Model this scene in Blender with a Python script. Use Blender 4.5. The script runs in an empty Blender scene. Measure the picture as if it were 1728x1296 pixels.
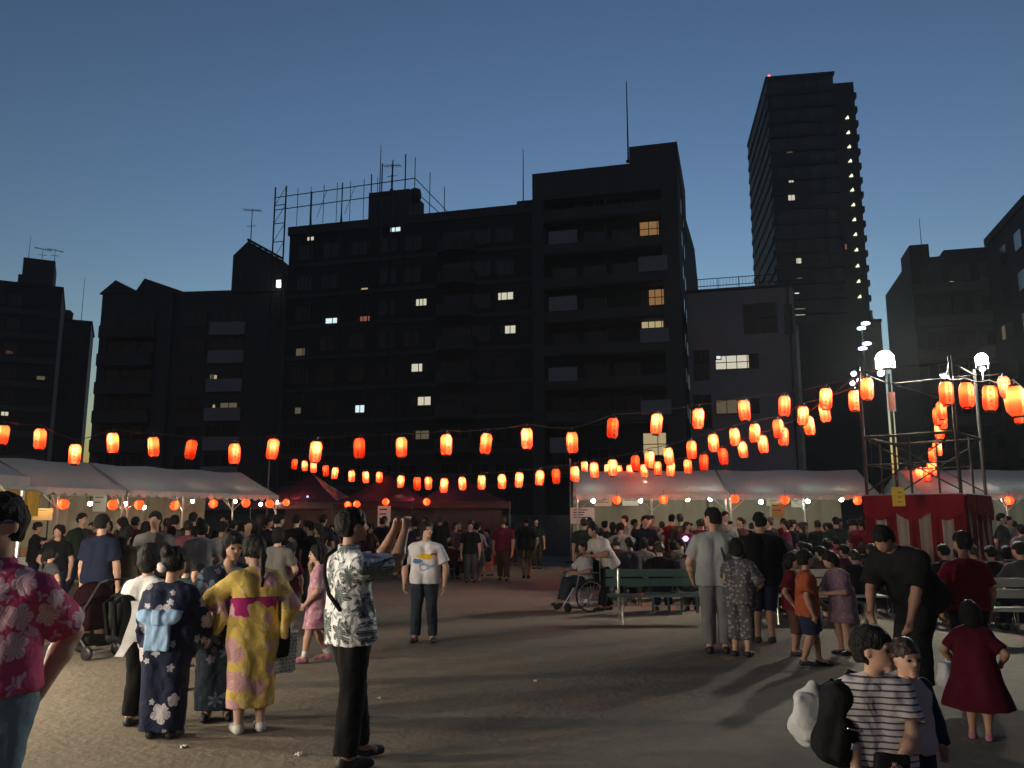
SUN_EL, DUST, OZONE, SKY_STR = -2.4, 2.0, 1.7, 0.15
HAZE = 0.0004
EXPF = 21.5          # exposure factor of the night shot; lamp strengths below are as seen at that exposure
FLOOD1, FLOOD2, STALL_S, NEAR_S = 2400, 1700, 175, 2100
import bpy, math, random
import numpy as np
from mathutils import Vector, Matrix
random.seed(7); RNG = np.random.default_rng(7)
rad = math.radians
SC = bpy.context.scene
COL = SC.collection

# ---------------------------------------------------------------- camera
F, CU, CV, PITCH, CH = 1398.0, 864.0, 648.0, rad(9.42), 1.6
cam_d = bpy.data.cameras.new('camera'); cam = bpy.data.objects.new('camera', cam_d); COL.objects.link(cam)
cam.location = (0, 0, CH); cam.rotation_euler = (math.pi/2 + PITCH, 0, 0)
cam_d.sensor_fit = 'HORIZONTAL'; cam_d.sensor_width = 36; cam_d.lens = 36*F/1728
cam_d.clip_start = .1; cam_d.clip_end = 2000
SC.camera = cam

# ---------------------------------------------------------------- dusk sky (sun already below the horizon behind the buildings)
W = bpy.data.worlds.new('World'); SC.world = W; W.use_nodes = True
nt = W.node_tree; bg = nt.nodes['Background']
sky = nt.nodes.new('ShaderNodeTexSky'); sky.sky_type = 'NISHITA'; sky.sun_disc = False
sky.sun_elevation = rad(SUN_EL); sky.sun_rotation = rad(8); sky.altitude = 50
sky.air_density = 1.0; sky.dust_density = DUST; sky.ozone_density = OZONE
gam = nt.nodes.new('ShaderNodeGamma'); gam.inputs[1].default_value = 1.45      # steeper dusk gradient
tin = nt.nodes.new('ShaderNodeMix'); tin.data_type = 'RGBA'; tin.blend_type = 'MULTIPLY'; tin.inputs[0].default_value = 1; tin.inputs[7].default_value = (1.22, 1.27, 1.0, 1)   # the camera's white balance
nt.links.new(sky.outputs[0], gam.inputs[0]); nt.links.new(gam.outputs[0], tin.inputs[6]); nt.links.new(tin.outputs[2], bg.inputs[0]); bg.inputs[1].default_value = SKY_STR
SC.view_settings.view_transform = 'Standard'; SC.view_settings.look = 'None'
SC.view_settings.exposure = math.log2(EXPF); SC.view_settings.gamma = 1
SC.render.engine = 'CYCLES'
cy = SC.cycles
cy.use_denoising = True; cy.max_bounces = 6; cy.diffuse_bounces = 2; cy.glossy_bounces = 2
cy.transmission_bounces = 4; cy.transparent_max_bounces = 6; cy.volume_bounces = 0; cy.sample_clamp_indirect = 3.0; cy.sample_clamp_direct = 0
cy.use_light_tree = True; cy.caustics_reflective = False; cy.caustics_refractive = False

# ---------------------------------------------------------------- measuring helpers (pixel of the 1728x1296 photograph + a real distance -> place)
cp, sp = math.cos(PITCH), math.sin(PITCH)
def ray(u, v):
    x, y = (u-CU)/F, (CV-v)/F
    return np.array([x, cp-y*sp, sp+y*cp])
def at_Y(u, v, Y):
    d = ray(u, v); return np.array([0, 0, CH]) + d*(Y/d[1])
def ground(u, v):
    d = ray(u, v); return np.array([0, 0, CH]) + d*(-CH/d[2])

# ---------------------------------------------------------------- naming
def tag(o, label=None, cat=None, group=None, kind=None):
    if label: o['label'] = label
    if cat: o['category'] = cat
    if group: o['group'] = group
    if kind: o['kind'] = kind
    return o
def empty(name, loc=(0,0,0), rz=0, label=None, cat=None, group=None):
    o = bpy.data.objects.new(name, None); COL.objects.link(o)
    o.location = tuple(float(c) for c in loc); o.rotation_euler = (0, 0, rz); o.empty_display_size = .1
    return tag(o, label, cat, group)
def link(name, mesh, parent=None, mat=None, loc=None, rot=None):
    o = bpy.data.objects.new(name, mesh); COL.objects.link(o)
    if parent is not None: o.parent = parent
    if mat is not None:
        if len(mesh.materials) == 0: mesh.materials.append(mat)
        elif mesh.materials[0] is not mat:
            o.material_slots[0].link = 'OBJECT'; o.material_slots[0].material = mat
    if loc is not None: o.location = tuple(float(c) for c in loc)
    if rot is not None: o.rotation_euler = rot
    return o
ORD = ['first','second','third','fourth','fifth','sixth','seventh','eighth','ninth','tenth','eleventh','twelfth','thirteenth','fourteenth',
 'fifteenth','sixteenth','seventeenth','eighteenth','nineteenth','twentieth','twenty-first','twenty-second','twenty-third','twenty-fourth',
 'twenty-fifth','twenty-sixth','twenty-seventh','twenty-eighth','twenty-ninth','thirtieth','thirty-first','thirty-second']

# ---------------------------------------------------------------- materials
MATS = {}
def mat(name, col, rough=.7, metal=0, noise=.15, nscale=8, bump=0, bscale=40, spec=.3, emit=None, estr=0):
    if name in MATS: return MATS[name]
    m = bpy.data.materials.new(name); m.use_nodes = True; N = m.node_tree.nodes; L = m.node_tree.links
    b = N['Principled BSDF']; b.inputs['Roughness'].default_value = rough; b.inputs['Metallic'].default_value = metal
    b.inputs['Specular IOR Level'].default_value = spec
    if emit is not None:
        b.inputs['Emission Color'].default_value = (*emit, 1); b.inputs['Emission Strength'].default_value = estr
    tc = N.new('ShaderNodeTexCoord')
    if noise:
        n = N.new('ShaderNodeTexNoise'); n.inputs['Scale'].default_value = nscale; n.inputs['Detail'].default_value = 5
        L.new(tc.outputs['Object'], n.inputs['Vector'])
        mx = N.new('ShaderNodeMix'); mx.data_type = 'RGBA'
        mx.inputs[6].default_value = (*[c*(1-noise) for c in col], 1); mx.inputs[7].default_value = (*[min(1, c*(1+noise)) for c in col], 1)
        L.new(n.outputs['Fac'], mx.inputs[0]); L.new(mx.outputs[2], b.inputs['Base Color'])
    else: b.inputs['Base Color'].default_value = (*col, 1)
    if bump:
        n2 = N.new('ShaderNodeTexNoise'); n2.inputs['Scale'].default_value = bscale; n2.inputs['Detail'].default_value = 4
        L.new(tc.outputs['Object'], n2.inputs['Vector'])
        bp = N.new('ShaderNodeBump'); bp.inputs['Strength'].default_value = bump; bp.inputs['Distance'].default_value = .02
        L.new(n2.outputs['Fac'], bp.inputs['Height']); L.new(bp.outputs[0], b.inputs['Normal'])
    MATS[name] = m; return m
def emit_mat(name, col, s):
    if name in MATS: return MATS[name]
    m = bpy.data.materials.new(name); m.use_nodes = True; N = m.node_tree.nodes
    N.remove(N['Principled BSDF']); e = N.new('ShaderNodeEmission'); e.inputs[0].default_value = (*col, 1); e.inputs[1].default_value = s/EXPF
    m.node_tree.links.new(e.outputs[0], N['Material Output'].inputs[0]); MATS[name] = m; return m
def M_(N, L, op, a, b=None, c=None):
    n = N.new('ShaderNodeMath'); n.operation = op
    for i, x in enumerate((a, b, c)):
        if x is None: continue
        if isinstance(x, (int, float)): n.inputs[i].default_value = x
        else: L.new(x, n.inputs[i])
    return n.outputs[0]
def print_mat(name, base, layers, rough=.8, stripes=None, extra=None):
    """cloth with printed flowers: layers of dict(col, scale, size, n, sharp, seed, second)"""
    if name in MATS: return MATS[name]
    m = bpy.data.materials.new(name); m.use_nodes = True; N = m.node_tree.nodes; L = m.node_tree.links
    b = N['Principled BSDF']; b.inputs['Roughness'].default_value = rough; b.inputs['Specular IOR Level'].default_value = .15
    tc = N.new('ShaderNodeTexCoord'); sx = N.new('ShaderNodeSeparateXYZ'); L.new(tc.outputs['Object'], sx.inputs[0])
    nz = N.new('ShaderNodeTexNoise'); nz.inputs['Scale'].default_value = 14; nz.inputs['Detail'].default_value = 3
    L.new(tc.outputs['Object'], nz.inputs['Vector'])
    cur = None
    base_n = N.new('ShaderNodeMix'); base_n.data_type = 'RGBA'
    base_n.inputs[6].default_value = (*[c*.85 for c in base], 1); base_n.inputs[7].default_value = (*[min(1, c*1.1) for c in base], 1)
    L.new(nz.outputs['Fac'], base_n.inputs[0]); cur = base_n.outputs[2]
    hx = M_(N, L, 'ADD', sx.outputs[0], M_(N, L, 'MULTIPLY', sx.outputs[1], .55))
    if stripes:
        per, w, col = stripes
        fr = M_(N, L, 'FRACT', M_(N, L, 'DIVIDE', sx.outputs[2], per))
        mk = M_(N, L, 'LESS_THAN', fr, w)
        mx = N.new('ShaderNodeMix'); mx.data_type = 'RGBA'; L.new(mk, mx.inputs[0]); L.new(cur, mx.inputs[6]); mx.inputs[7].default_value = (*col, 1)
        cur = mx.outputs[2]
    for ly in layers:
        s = ly['scale']; sd = ly.get('seed', 0)
        cmb = N.new('ShaderNodeCombineXYZ')
        wob = M_(N, L, 'MULTIPLY', M_(N, L, 'SUBTRACT', nz.outputs['Fac'], .5), ly.get('wob', .25))
        L.new(M_(N, L, 'ADD', M_(N, L, 'MULTIPLY_ADD', hx, s, sd), wob), cmb.inputs[0]); L.new(M_(N, L, 'MULTIPLY_ADD', sx.outputs[2], s, sd*1.7), cmb.inputs[1])
        vo = N.new('ShaderNodeTexVoronoi'); vo.voronoi_dimensions = '2D'; vo.inputs['Scale'].default_value = 1; vo.inputs['Randomness'].default_value = ly.get('rand', .75)
        L.new(cmb.outputs[0], vo.inputs['Vector'])
        sub = N.new('ShaderNodeVectorMath'); sub.operation = 'SUBTRACT'; L.new(cmb.outputs[0], sub.inputs[0]); L.new(vo.outputs['Position'], sub.inputs[1])
        s2 = N.new('ShaderNodeSeparateXYZ'); L.new(sub.outputs[0], s2.inputs[0])
        sc3 = N.new('ShaderNodeSeparateColor'); L.new(vo.outputs['Color'], sc3.inputs[0])
        th = M_(N, L, 'ARCTAN2', s2.outputs[1], s2.outputs[0])
        th = M_(N, L, 'MULTIPLY_ADD', sc3.outputs[0], 6.28, th)
        pet = M_(N, L, 'ABSOLUTE', M_(N, L, 'COSINE', M_(N, L, 'MULTIPLY', th, ly.get('n', 5)/2)))
        pet = M_(N, L, 'POWER', pet, ly.get('sharp', .6))
        rr = M_(N, L, 'MULTIPLY', M_(N, L, 'MULTIPLY_ADD', pet, ly['size']*ly.get('amp', .6), ly['size']*(1-ly.get('amp', .6))), M_(N, L, 'MULTIPLY_ADD', sc3.outputs[1], .5, .7))
        dist = vo.outputs['Distance']
        mk = M_(N, L, 'LESS_THAN', dist, rr)
        if ly.get('keep', 1) < 1: mk = M_(N, L, 'MULTIPLY', mk, M_(N, L, 'LESS_THAN', sc3.outputs[2], ly['keep']))
        # petal veins
        vein = M_(N, L, 'ABSOLUTE', M_(N, L, 'SINE', M_(N, L, 'MULTIPLY', th, ly.get('n', 5)*1.5)))
        vein = M_(N, L, 'MULTIPLY', M_(N, L, 'POWER', vein, 3), ly.get('vein', .45))
        c2 = N.new('ShaderNodeMix'); c2.data_type = 'RGBA'; c2.inputs[6].default_value = (*ly['col'], 1); c2.inputs[7].default_value = (*ly.get('second', base), 1)
        L.new(vein, c2.inputs[0])
        mx = N.new('ShaderNodeMix'); mx.data_type = 'RGBA'; L.new(mk, mx.inputs[0]); L.new(cur, mx.inputs[6]); L.new(c2.outputs[2], mx.inputs[7])
        cur = mx.outputs[2]
    for (cx, cz, rx, rz, col) in (extra or []):     # single printed motif on the front (y < 0)
        a = M_(N, L, 'POWER', M_(N, L, 'DIVIDE', M_(N, L, 'SUBTRACT', sx.outputs[0], cx), rx), 2)
        c = M_(N, L, 'POWER', M_(N, L, 'DIVIDE', M_(N, L, 'SUBTRACT', sx.outputs[2], cz), rz), 2)
        w = M_(N, L, 'MULTIPLY', M_(N, L, 'SUBTRACT', nz.outputs['Fac'], .5), 2.5)
        mk = M_(N, L, 'LESS_THAN', M_(N, L, 'ADD', M_(N, L, 'ADD', a, c), w), 1)
        mk = M_(N, L, 'MULTIPLY', mk, M_(N, L, 'LESS_THAN', sx.outputs[1], 0))
        mx = N.new('ShaderNodeMix'); mx.data_type = 'RGBA'; L.new(mk, mx.inputs[0]); L.new(cur, mx.inputs[6]); mx.inputs[7].default_value = (*col, 1)
        cur = mx.outputs[2]
    L.new(cur, b.inputs['Base Color'])
    n2 = N.new('ShaderNodeTexNoise'); n2.inputs['Scale'].default_value = 9; n2.inputs['Detail'].default_value = 4; n2.inputs['Distortion'].default_value = 1.2
    L.new(tc.outputs['Object'], n2.inputs['Vector'])
    bp = N.new('ShaderNodeBump'); bp.inputs['Strength'].default_value = .7; bp.inputs['Distance'].default_value = .03
    L.new(n2.outputs['Fac'], bp.inputs['Height']); L.new(bp.outputs[0], b.inputs['Normal'])
    MATS[name] = m; return m
def cloth(name, col, rough=.85): return mat(name, col, rough, noise=.18, nscale=6, bump=.7, bscale=11, spec=.06)

# ---------------------------------------------------------------- mesh collector
class MB:
    def __init__(s): s.v = []; s.f = []; s.mi = []
    def quad(s, *p, mi=0):
        n = len(s.v); s.v += [tuple(map(float, q)) for q in p]; s.f.append(tuple(range(n, n+len(p)))); s.mi.append(mi); return s
    def box(s, lo, hi, mi=0):
        x0, y0, z0 = lo; x1, y1, z1 = hi; n = len(s.v)
        s.v += [(x0,y0,z0),(x1,y0,z0),(x1,y1,z0),(x0,y1,z0),(x0,y0,z1),(x1,y0,z1),(x1,y1,z1),(x0,y1,z1)]
        for f in ((0,3,2,1),(4,5,6,7),(0,1,5,4),(1,2,6,5),(2,3,7,6),(3,0,4,7)): s.f.append(tuple(n+i for i in f)); s.mi.append(mi)
        return s
    def tube(s, pts, r, n=6, mi=0, r2=None, closed=False):
        pts = [np.array(p, float) for p in pts]; k = len(pts); rings = []
        for i, p in enumerate(pts):
            if closed: t = pts[(i+1) % k]-pts[i-1]
            else: t = pts[min(i+1, k-1)]-pts[max(i-1, 0)]
            t /= (np.linalg.norm(t)+1e-9); a = np.cross(t, (0,0,1) if abs(t[2]) < .9 else (1,0,0)); a /= np.linalg.norm(a); b = np.cross(t, a)
            rr = r if r2 is None else r+(r2-r)*i/max(1, k-1)
            base = len(s.v)
            for j in range(n):
                th = 2*math.pi*j/n; q = p+rr*(a*math.cos(th)+b*math.sin(th)); s.v.append(tuple(q))
            rings.append(base)
        for i in range(k if closed else k-1):
            A, B = rings[i], rings[(i+1) % k]
            for j in range(n): s.f.append((A+j, B+j, B+(j+1) % n, A+(j+1) % n)); s.mi.append(mi)
        if not closed:
            s.f.append(tuple(rings[0]+j for j in range(n))); s.mi.append(mi)
            s.f.append(tuple(rings[-1]+n-1-j for j in range(n))); s.mi.append(mi)
        return s
    def lathe(s, prof, n=16, c=(0,0,0), mi=0, cap=True):
        rings = []
        for r, z in prof:
            base = len(s.v)
            for j in range(n):
                th = 2*math.pi*j/n; s.v.append((c[0]+r*math.cos(th), c[1]+r*math.sin(th), c[2]+z))
            rings.append(base)
        for A, B in zip(rings, rings[1:]):
            for j in range(n): s.f.append((A+j, A+(j+1) % n, B+(j+1) % n, B+j)); s.mi.append(mi)
        if cap:
            s.f.append(tuple(rings[0]+n-1-j for j in range(n))); s.mi.append(mi); s.f.append(tuple(rings[-1]+j for j in range(n))); s.mi.append(mi)
        return s
    def prism(s, poly, y0, y1, mi=0):
        """poly in (x,z), extruded along y"""
        n = len(poly); b = len(s.v)
        s.v += [(x, y0, z) for x, z in poly]+[(x, y1, z) for x, z in poly]
        s.f.append(tuple(b+i for i in range(n))); s.mi.append(mi); s.f.append(tuple(b+n+n-1-i for i in range(n))); s.mi.append(mi)
        for i in range(n): s.f.append((b+i, b+n+i, b+n+(i+1) % n, b+(i+1) % n)); s.mi.append(mi)
        return s
    def mesh(s, name, smooth=False, mats=None):
        m = bpy.data.meshes.new(name); m.from_pydata(s.v, [], s.f); m.update()
        for x in (mats or []): m.materials.append(x)
        if mats: m.polygons.foreach_set('material_index', s.mi)
        if smooth: m.polygons.foreach_set('use_smooth', [True]*len(m.polygons))
        return m
    def build(s, name, material, parent=None, smooth=False, loc=None, rot=None):
        if isinstance(material, (list, tuple)):
            m = s.mesh(name, smooth, material); return link(name, m, parent, None, loc, rot)
        return link(name, s.mesh(name, smooth), parent, material, loc, rot)
def sphere_mesh(name, r, n=12, k=8):
    b = MB(); b.lathe([(max(1e-3, r*math.sin(math.pi*i/k)), -r*math.cos(math.pi*i/k)) for i in range(k+1)], n); return b.mesh(name, True)
def part_box(name, lo, hi, m, parent): return MB().box(lo, hi).build(name, m, parent)
# ================================================================ the setting: ground
def ground_material():
    m = bpy.data.materials.new('packed_dirt'); m.use_nodes = True; N = m.node_tree.nodes; L = m.node_tree.links; b = N['Principled BSDF']
    tc = N.new('ShaderNodeTexCoord')
    def noise(sc, det, dist=0):
        n = N.new('ShaderNodeTexNoise'); n.inputs['Scale'].default_value = sc; n.inputs['Detail'].default_value = det; n.inputs['Distortion'].default_value = dist
        L.new(tc.outputs['Object'], n.inputs['Vector']); return n.outputs['Fac']
    r = N.new('ShaderNodeValToRGB'); e = r.color_ramp.elements
    e[0].position = .3; e[0].color = (.175, .142, .10, 1); e[1].position = .72; e[1].color = (.265, .218, .157, 1)
    mix = M_(N, L, 'ADD', M_(N, L, 'MULTIPLY', noise(.35, 6, .8), .55), M_(N, L, 'MULTIPLY', noise(5, 6), .45))
    L.new(mix, r.inputs[0])
    sp_ = N.new('ShaderNodeMix'); sp_.data_type = 'RGBA'; sp_.blend_type = 'MULTIPLY'; sp_.inputs[0].default_value = .3
    r2 = N.new('ShaderNodeValToRGB'); r2.color_ramp.elements[0].position = .35; r2.color_ramp.elements[0].color = (.45, .45, .45, 1); r2.color_ramp.elements[1].position = .65
    L.new(noise(60, 3), r2.inputs[0]); L.new(r.outputs[0], sp_.inputs[6]); L.new(r2.outputs[0], sp_.inputs[7]); L.new(sp_.outputs[2], b.inputs['Base Color'])
    b.inputs['Roughness'].default_value = .9; b.inputs['Specular IOR Level'].default_value = .2
    bp = N.new('ShaderNodeBump'); bp.inputs['Strength'].default_value = .45; bp.inputs['Distance'].default_value = .025
    L.new(M_(N, L, 'ADD', noise(16, 4), M_(N, L, 'MULTIPLY', noise(2.2, 3, 1), 1.5)), bp.inputs['Height']); L.new(bp.outputs[0], b.inputs['Normal'])
    return m
g = MB(); g.quad((-700,-250,0),(700,-250,0),(700,1100,0),(-700,1100,0))
tag(g.build('ground', ground_material()), 'packed dirt festival field', kind='structure')

# ================================================================ buildings
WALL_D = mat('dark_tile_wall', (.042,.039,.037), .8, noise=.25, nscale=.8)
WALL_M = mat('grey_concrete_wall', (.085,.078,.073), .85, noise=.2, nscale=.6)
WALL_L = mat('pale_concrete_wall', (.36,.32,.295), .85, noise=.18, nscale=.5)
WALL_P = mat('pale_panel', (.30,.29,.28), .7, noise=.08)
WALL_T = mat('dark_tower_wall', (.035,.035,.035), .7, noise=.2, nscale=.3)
ROOFM = mat('dark_roof', (.06,.06,.062), .8)
GLASS = mat('dark_window_glass', (.02,.022,.026), .12, noise=0, spec=.5)
FRAME = mat('aluminium_window_frame', (.07,.07,.07), .45, metal=.4, noise=.1)
STEEL = mat('galvanised_steel', (.42,.42,.42), .35, metal=.8, noise=.15)
BLACKST = mat('dark_painted_steel', (.05,.05,.055), .5, metal=.3)
WIN_W = emit_mat('lit_window_white', (1, .93, .72), .62)
WIN_C = emit_mat('lit_window_cool', (.75, .95, 1), .95)
WIN_O = emit_mat('lit_window_orange', (1, .52, .20), .24)
WIN_Y = emit_mat('lit_window_yellow', (1, .78, .42), .42)
WIN_D = emit_mat('lit_window_dim', (1, .80, .50), .10)
WIN_R = emit_mat('lit_window_red', (1, .35, .28), .22)
TRI = emit_mat('stair_landing_lamp', (1, 1, .62), 1.5)
LED = emit_mat('cool_led', (.62, .85, 1), 9)

CURT = canvas_like = mat('drawn_curtain', (.12,.10,.08), .9)
class Face:
    """a facade: vertical plane through A (ground), direction angle ang; local x along it, y back into the building"""
    def __init__(s, name, A, ang, label, cat='building'):
        s.A = np.array(A[:2]); s.ang = ang; s.n = np.array([-math.sin(ang), math.cos(ang)]); s.e = np.array([math.cos(ang), math.sin(ang)])
        s.root = empty(name, (s.A[0], s.A[1], 0), ang, label, cat)
    def pr(s, u, v, d=0):
        r = ray(u, v); t = (s.A+s.n*d).dot(s.n)/r[:2].dot(s.n); p = r*t; return (p[:2]-s.A).dot(s.e), CH+p[2]
    def rect(s, u0, v0, u1, v1, d=0):
        um, vm = (u0+u1)/2, (v0+v1)/2
        return s.pr(u0, vm, d)[0], s.pr(u1, vm, d)[0], s.pr(um, v1, d)[1], s.pr(um, v0, d)[1]
    def box(s, name, s0, s1, d0, d1, z0, z1, m, parent=None): return part_box(name, (s0, d0, z0), (s1, d1, z1), m, parent or s.root)
    def window(s, s0, s1, z0, z1, pane_mat=None, d=0, cols=2, rows=1):
        """frame proud of the wall, with panes set into it"""
        fw = .07; fr = MB(); y0, y1 = d-.07, d+.02
        fr.box((s0-fw, y0, z0-fw), (s1+fw, y1, z0)); fr.box((s0-fw, y0, z1), (s1+fw, y1, z1+fw)); fr.box((s0-fw, y0, z0), (s0, y1, z1)); fr.box((s1, y0, z0), (s1+fw, y1, z1))
        w = (s1-s0)/cols; h = (z1-z0)/rows
        for i in range(1, cols): fr.box((s0+i*w-.03, y0+.01, z0), (s0+i*w+.03, y1-.01, z1))
        for j in range(1, rows): fr.box((s0, y0+.013, z0+j*h-.03), (s1, y1-.013, z0+j*h+.03))
        o = fr.build('window', FRAME, s.root)
        MB().quad((s0, d-.02, z0), (s1, d-.02, z0), (s1, d-.02, z1), (s0, d-.02, z1)).build('pane', pane_mat or GLASS, o)
        if pane_mat is not None and pane_mat is not GLASS and (s1-s0) > .9 and random.random() < .7:     # half-drawn curtain
            w2 = (s1-s0)*random.uniform(.15, .38); left = random.random() < .5; cu = MB(); n = 6; x0 = s0 if left else s1-w2
            for i in range(n): cu.quad((x0+w2*i/n, d-.026-.012*(i % 2), z0), (x0+w2*(i+1)/n, d-.026-.012*((i+1) % 2), z0), (x0+w2*(i+1)/n, d-.026-.012*((i+1) % 2), z1), (x0+w2*i/n, d-.026-.012*(i % 2), z1))
            cu.build('curtain', CURT, o)
        return o
    def lit(s, u0, v0, u1, v1, m, cols=2, rows=1, d=0):
        a, b, c, e = s.rect(u0, v0, u1, v1, d); s.window(a, b, c, e, m, d, cols, rows); return (a, b, c, e)

def overlaps(r, L): return any(r[0] < q[1]+.3 and r[1] > q[0]-.3 and r[2] < q[3]+.3 and r[3] > q[2]-.3 for q in L)
def mast(name, face, u, v0, v1, label, d=3, kind='rod', r=.06):
    s0, z0 = face.pr(u, v0, d); s1, z1 = face.pr(u, v1, d)
    x, y = face.A+face.e*s0+face.n*d
    e = empty(name, (x, y, z0-.6), face.ang, label, 'antenna')
    h = z1-z0+.6
    MB().tube([(0,0,0),(0,0,h*.5),(0,0,h)], r, 6, r2=r*.5).build('pole', BLACKST, e)
    MB().lathe([(.2,0),(.2,.12),(.08,.2)], 8).build('base_plate', BLACKST, e)
    if kind == 'yagi':
        b = MB().tube([(-.9,0,h-.1),(.9,0,h-.25)], .04, 5)
        for i in range(7):
            x = -.85+i*.28; zz = h-.1-.15*(x+.9)/1.8
            b.tube([(x,-.45,zz),(x,.45,zz)], .025, 4)
        b.build('aerial', BLACKST, e)
        MB().tube([(-.5,0,h*.55),(.5,0,h*.55)], .03, 4).build('cross_bar', BLACKST, e)
    return e
ANG = rad(-14.8)

# ---- the long block in the middle, scaffolded at its left end
p0 = at_Y(480, 600, 72.5)
Mf = Face('apartment_block', p0, ANG, 'long dark apartment block with scaffolding on its roof, behind the centre lanterns')
sR = Mf.pr(905, 500)[0]; zL = Mf.pr(600, 373)[1]
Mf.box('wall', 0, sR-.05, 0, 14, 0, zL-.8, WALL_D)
Mf.box('roof_parapet', -.15, sR-.1, -.15, 14.2, zL-.8, zL, WALL_M)
lits = []
for q in [(519,400,530,406,WIN_W,2),(610,486,623,494,WIN_Y,1),(550,537,573,546,WIN_C,2),(602,534,624,543,WIN_R,2),(696,505,720,516,WIN_W,4),(836,494,866,506,WIN_W,3),(843,550,870,563,WIN_W,3),
          (500,588,523,600,WIN_D,2),(695,614,718,627,WIN_W,2),(694,670,727,684,WIN_W,3),(600,684,615,696,WIN_C,2),(498,688,508,698,WIN_D,1),(697,727,724,741,WIN_D,2),(659,384,676,391,WIN_C,2)]:
    lits.append(Mf.lit(*q[:5], cols=q[5]))
FP = 2.85
for k in range(9):
    zt = zL-1.4-k*FP
    if zt < 3: break
    Mf.box('floor_band', .1, sR-.3, -.12, -.01, zt-2.55, zt-2.2, WALL_M)
    for j, s0 in enumerate((.9, 3.4, 6.2, 9.0, 11.3, 17.6, 19.6)):
        r = (s0, s0+1.5, zt-1.75, zt-.55)
        if not overlaps(r, lits) and s0+1.6 < sR: Mf.window(*r)
    # rounded balcony stack
    sc_ = Mf.pr(770, 560)[0]; b = MB(); n = 12; R1 = 1.75
    for i in range(n):
        a0, a1 = math.pi*i/n, math.pi*(i+1)/n
        P = lambda a, R: (sc_-R*math.cos(a), -.02-R*math.sin(a)*.75)
        (x0,y0),(x1,y1),(x2,y2),(x3,y3) = P(a0,R1),P(a1,R1),P(a1,R1-.15),P(a0,R1-.15)
        z0, z1 = zt-2.5, zt-1.35
        b.quad((x0,y0,z0),(x1,y1,z0),(x1,y1,z1),(x0,y0,z1)); b.quad((x2,y2,z0),(x3,y3,z0),(x3,y3,z1),(x2,y2,z1)); b.quad((x0,y0,z1),(x1,y1,z1),(x2,y2,z1),(x3,y3,z1)); b.quad((x0,y0,z0),(x3,y3,z0),(x2,y2,z0),(x1,y1,z0))
    b.build('balcony', WALL_M, Mf.root)
    if not overlaps((sc_-1.2, sc_+1.2, zt-1.3, zt-.5), lits): Mf.window(sc_-1.2, sc_+1.2, zt-2.2, zt-.5, cols=3)
a, b_, c, e_ = Mf.rect(622, 322, 690, 362, 5); Mf.box('penthouse', a, b_, 5, 9, zL-.1, e_, WALL_M)
a, b_, c, e_ = Mf.rect(872, 338, 905, 360, 4); Mf.box('stair_head', a, b_-.3, 4, 8, zL-.1, e_, WALL_D)
tk = Mf.pr(690, 318, 5); MB().lathe([(.1,0),(.5,.25),(.6,.8),(.5,1.3),(.1,1.5)], 14, (tk[0]+.2, 6.2, e_*0+tk[1]-1.0)).build('water_tank', ROOFM, Mf.root, True)
# scaffolding round the left end and along the roof
SCF = empty('scaffolding', (p0[0], p0[1], 0), ANG, 'steel tube scaffolding climbing the left end and roof of the dark apartment block', 'scaffold')
zS = Mf.pr(480, 338)[1]
for x in (-1.1, .0):
    MB().tube([(x,-1.0,0),(x,-1.0,zS+.9)], .07, 6).build('standard', BLACKST, SCF)
for x, top in ((2.6,.1),(5.6,.6),(8.4,1.1),(9.4,2.0),(10.4,2.2),(11.6,2.6)):
    MB().tube([(x,-1.0,0),(x,-1.0,zS+top)], .055, 6).build('standard', BLACKST, SCF)
    MB().tube([(x,-1.0,zL-1.2),(x,-1.0,zL+.9)], .16, 6, r2=.03).build('mesh_sheet_roll', BLACKST, SCF)
for i, z in enumerate(np.arange(2, zS+.6, 1.75)):
    b = MB().tube([(-1.1,-1.0,z),(0,-1.0,z)], .045, 5); b.build('transom', BLACKST, SCF)
    b = MB().tube([(-1.1,-1.0,z),(0,-1.0,z+1.7)], .03, 4); b.build('brace', BLACKST, SCF)
for z, sl in ((zS-.1, .03), (zS-1.3, .03)):
    MB().tube([(-1.1,-1.0,z),(12.5,-1.0,z+12.5*sl)], .045, 5).build('guard_rail', BLACKST, SCF)
MB().tube([(12.5,-1,zS+.3),(14.8,4,zL+.5)], .04, 5).build('guard_rail', BLACKST, SCF)
MB().tube([(12.5,-1,zS-.9),(14.8,4,zL-.1)], .04, 5).build('guard_rail', BLACKST, SCF)
for i, x in enumerate(np.arange(1.2, 12.5, 1.3)):
    MB().tube([(x,-1.0,zL-.3),(x,-1.0,zS+.5+.03*x)], .03, 5).build('post', BLACKST, SCF)
for x in (12.5, 13.3, 14.1):
    MB().tube([(x,-1+(x-12.5)*2,zL-.3),(x,-1+(x-12.5)*2,zS+2.2-(x-12.5))], .04, 5).build('post', BLACKST, SCF)
for x in (3.2, 5.9):
    MB().tube([(x,-1,zS-2.4),(x+.9,-1,zS+.1)], .025, 4).build('brace', BLACKST, SCF)
mast('roof_mast', Mf, 641, 318, 245, 'thin whip antenna above the scaffolding, left of the aerial', 6)
mast('roof_aerial', Mf, 661, 312, 277, 'short television aerial above the roof scaffolding', 6, 'yagi')
mast('roof_mast', Mf, 883, 342, 252, 'thin mast on the roof where the two central blocks meet', 4)

# ---- the taller block right of it, with banded balconies
pR = Mf.A+Mf.e*sR-Mf.n*.9
Rf = Face('balcony_block', pR, ANG, 'tall apartment block with banded balconies and orange lit windows, right of the scaffolded block')
sE, zP = Rf.pr(1140, 240)[0], Rf.pr(1140, 240)[1]; zB = Rf.pr(985, 286)[1]; sPh = Rf.pr(1062, 262)[0]
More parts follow.
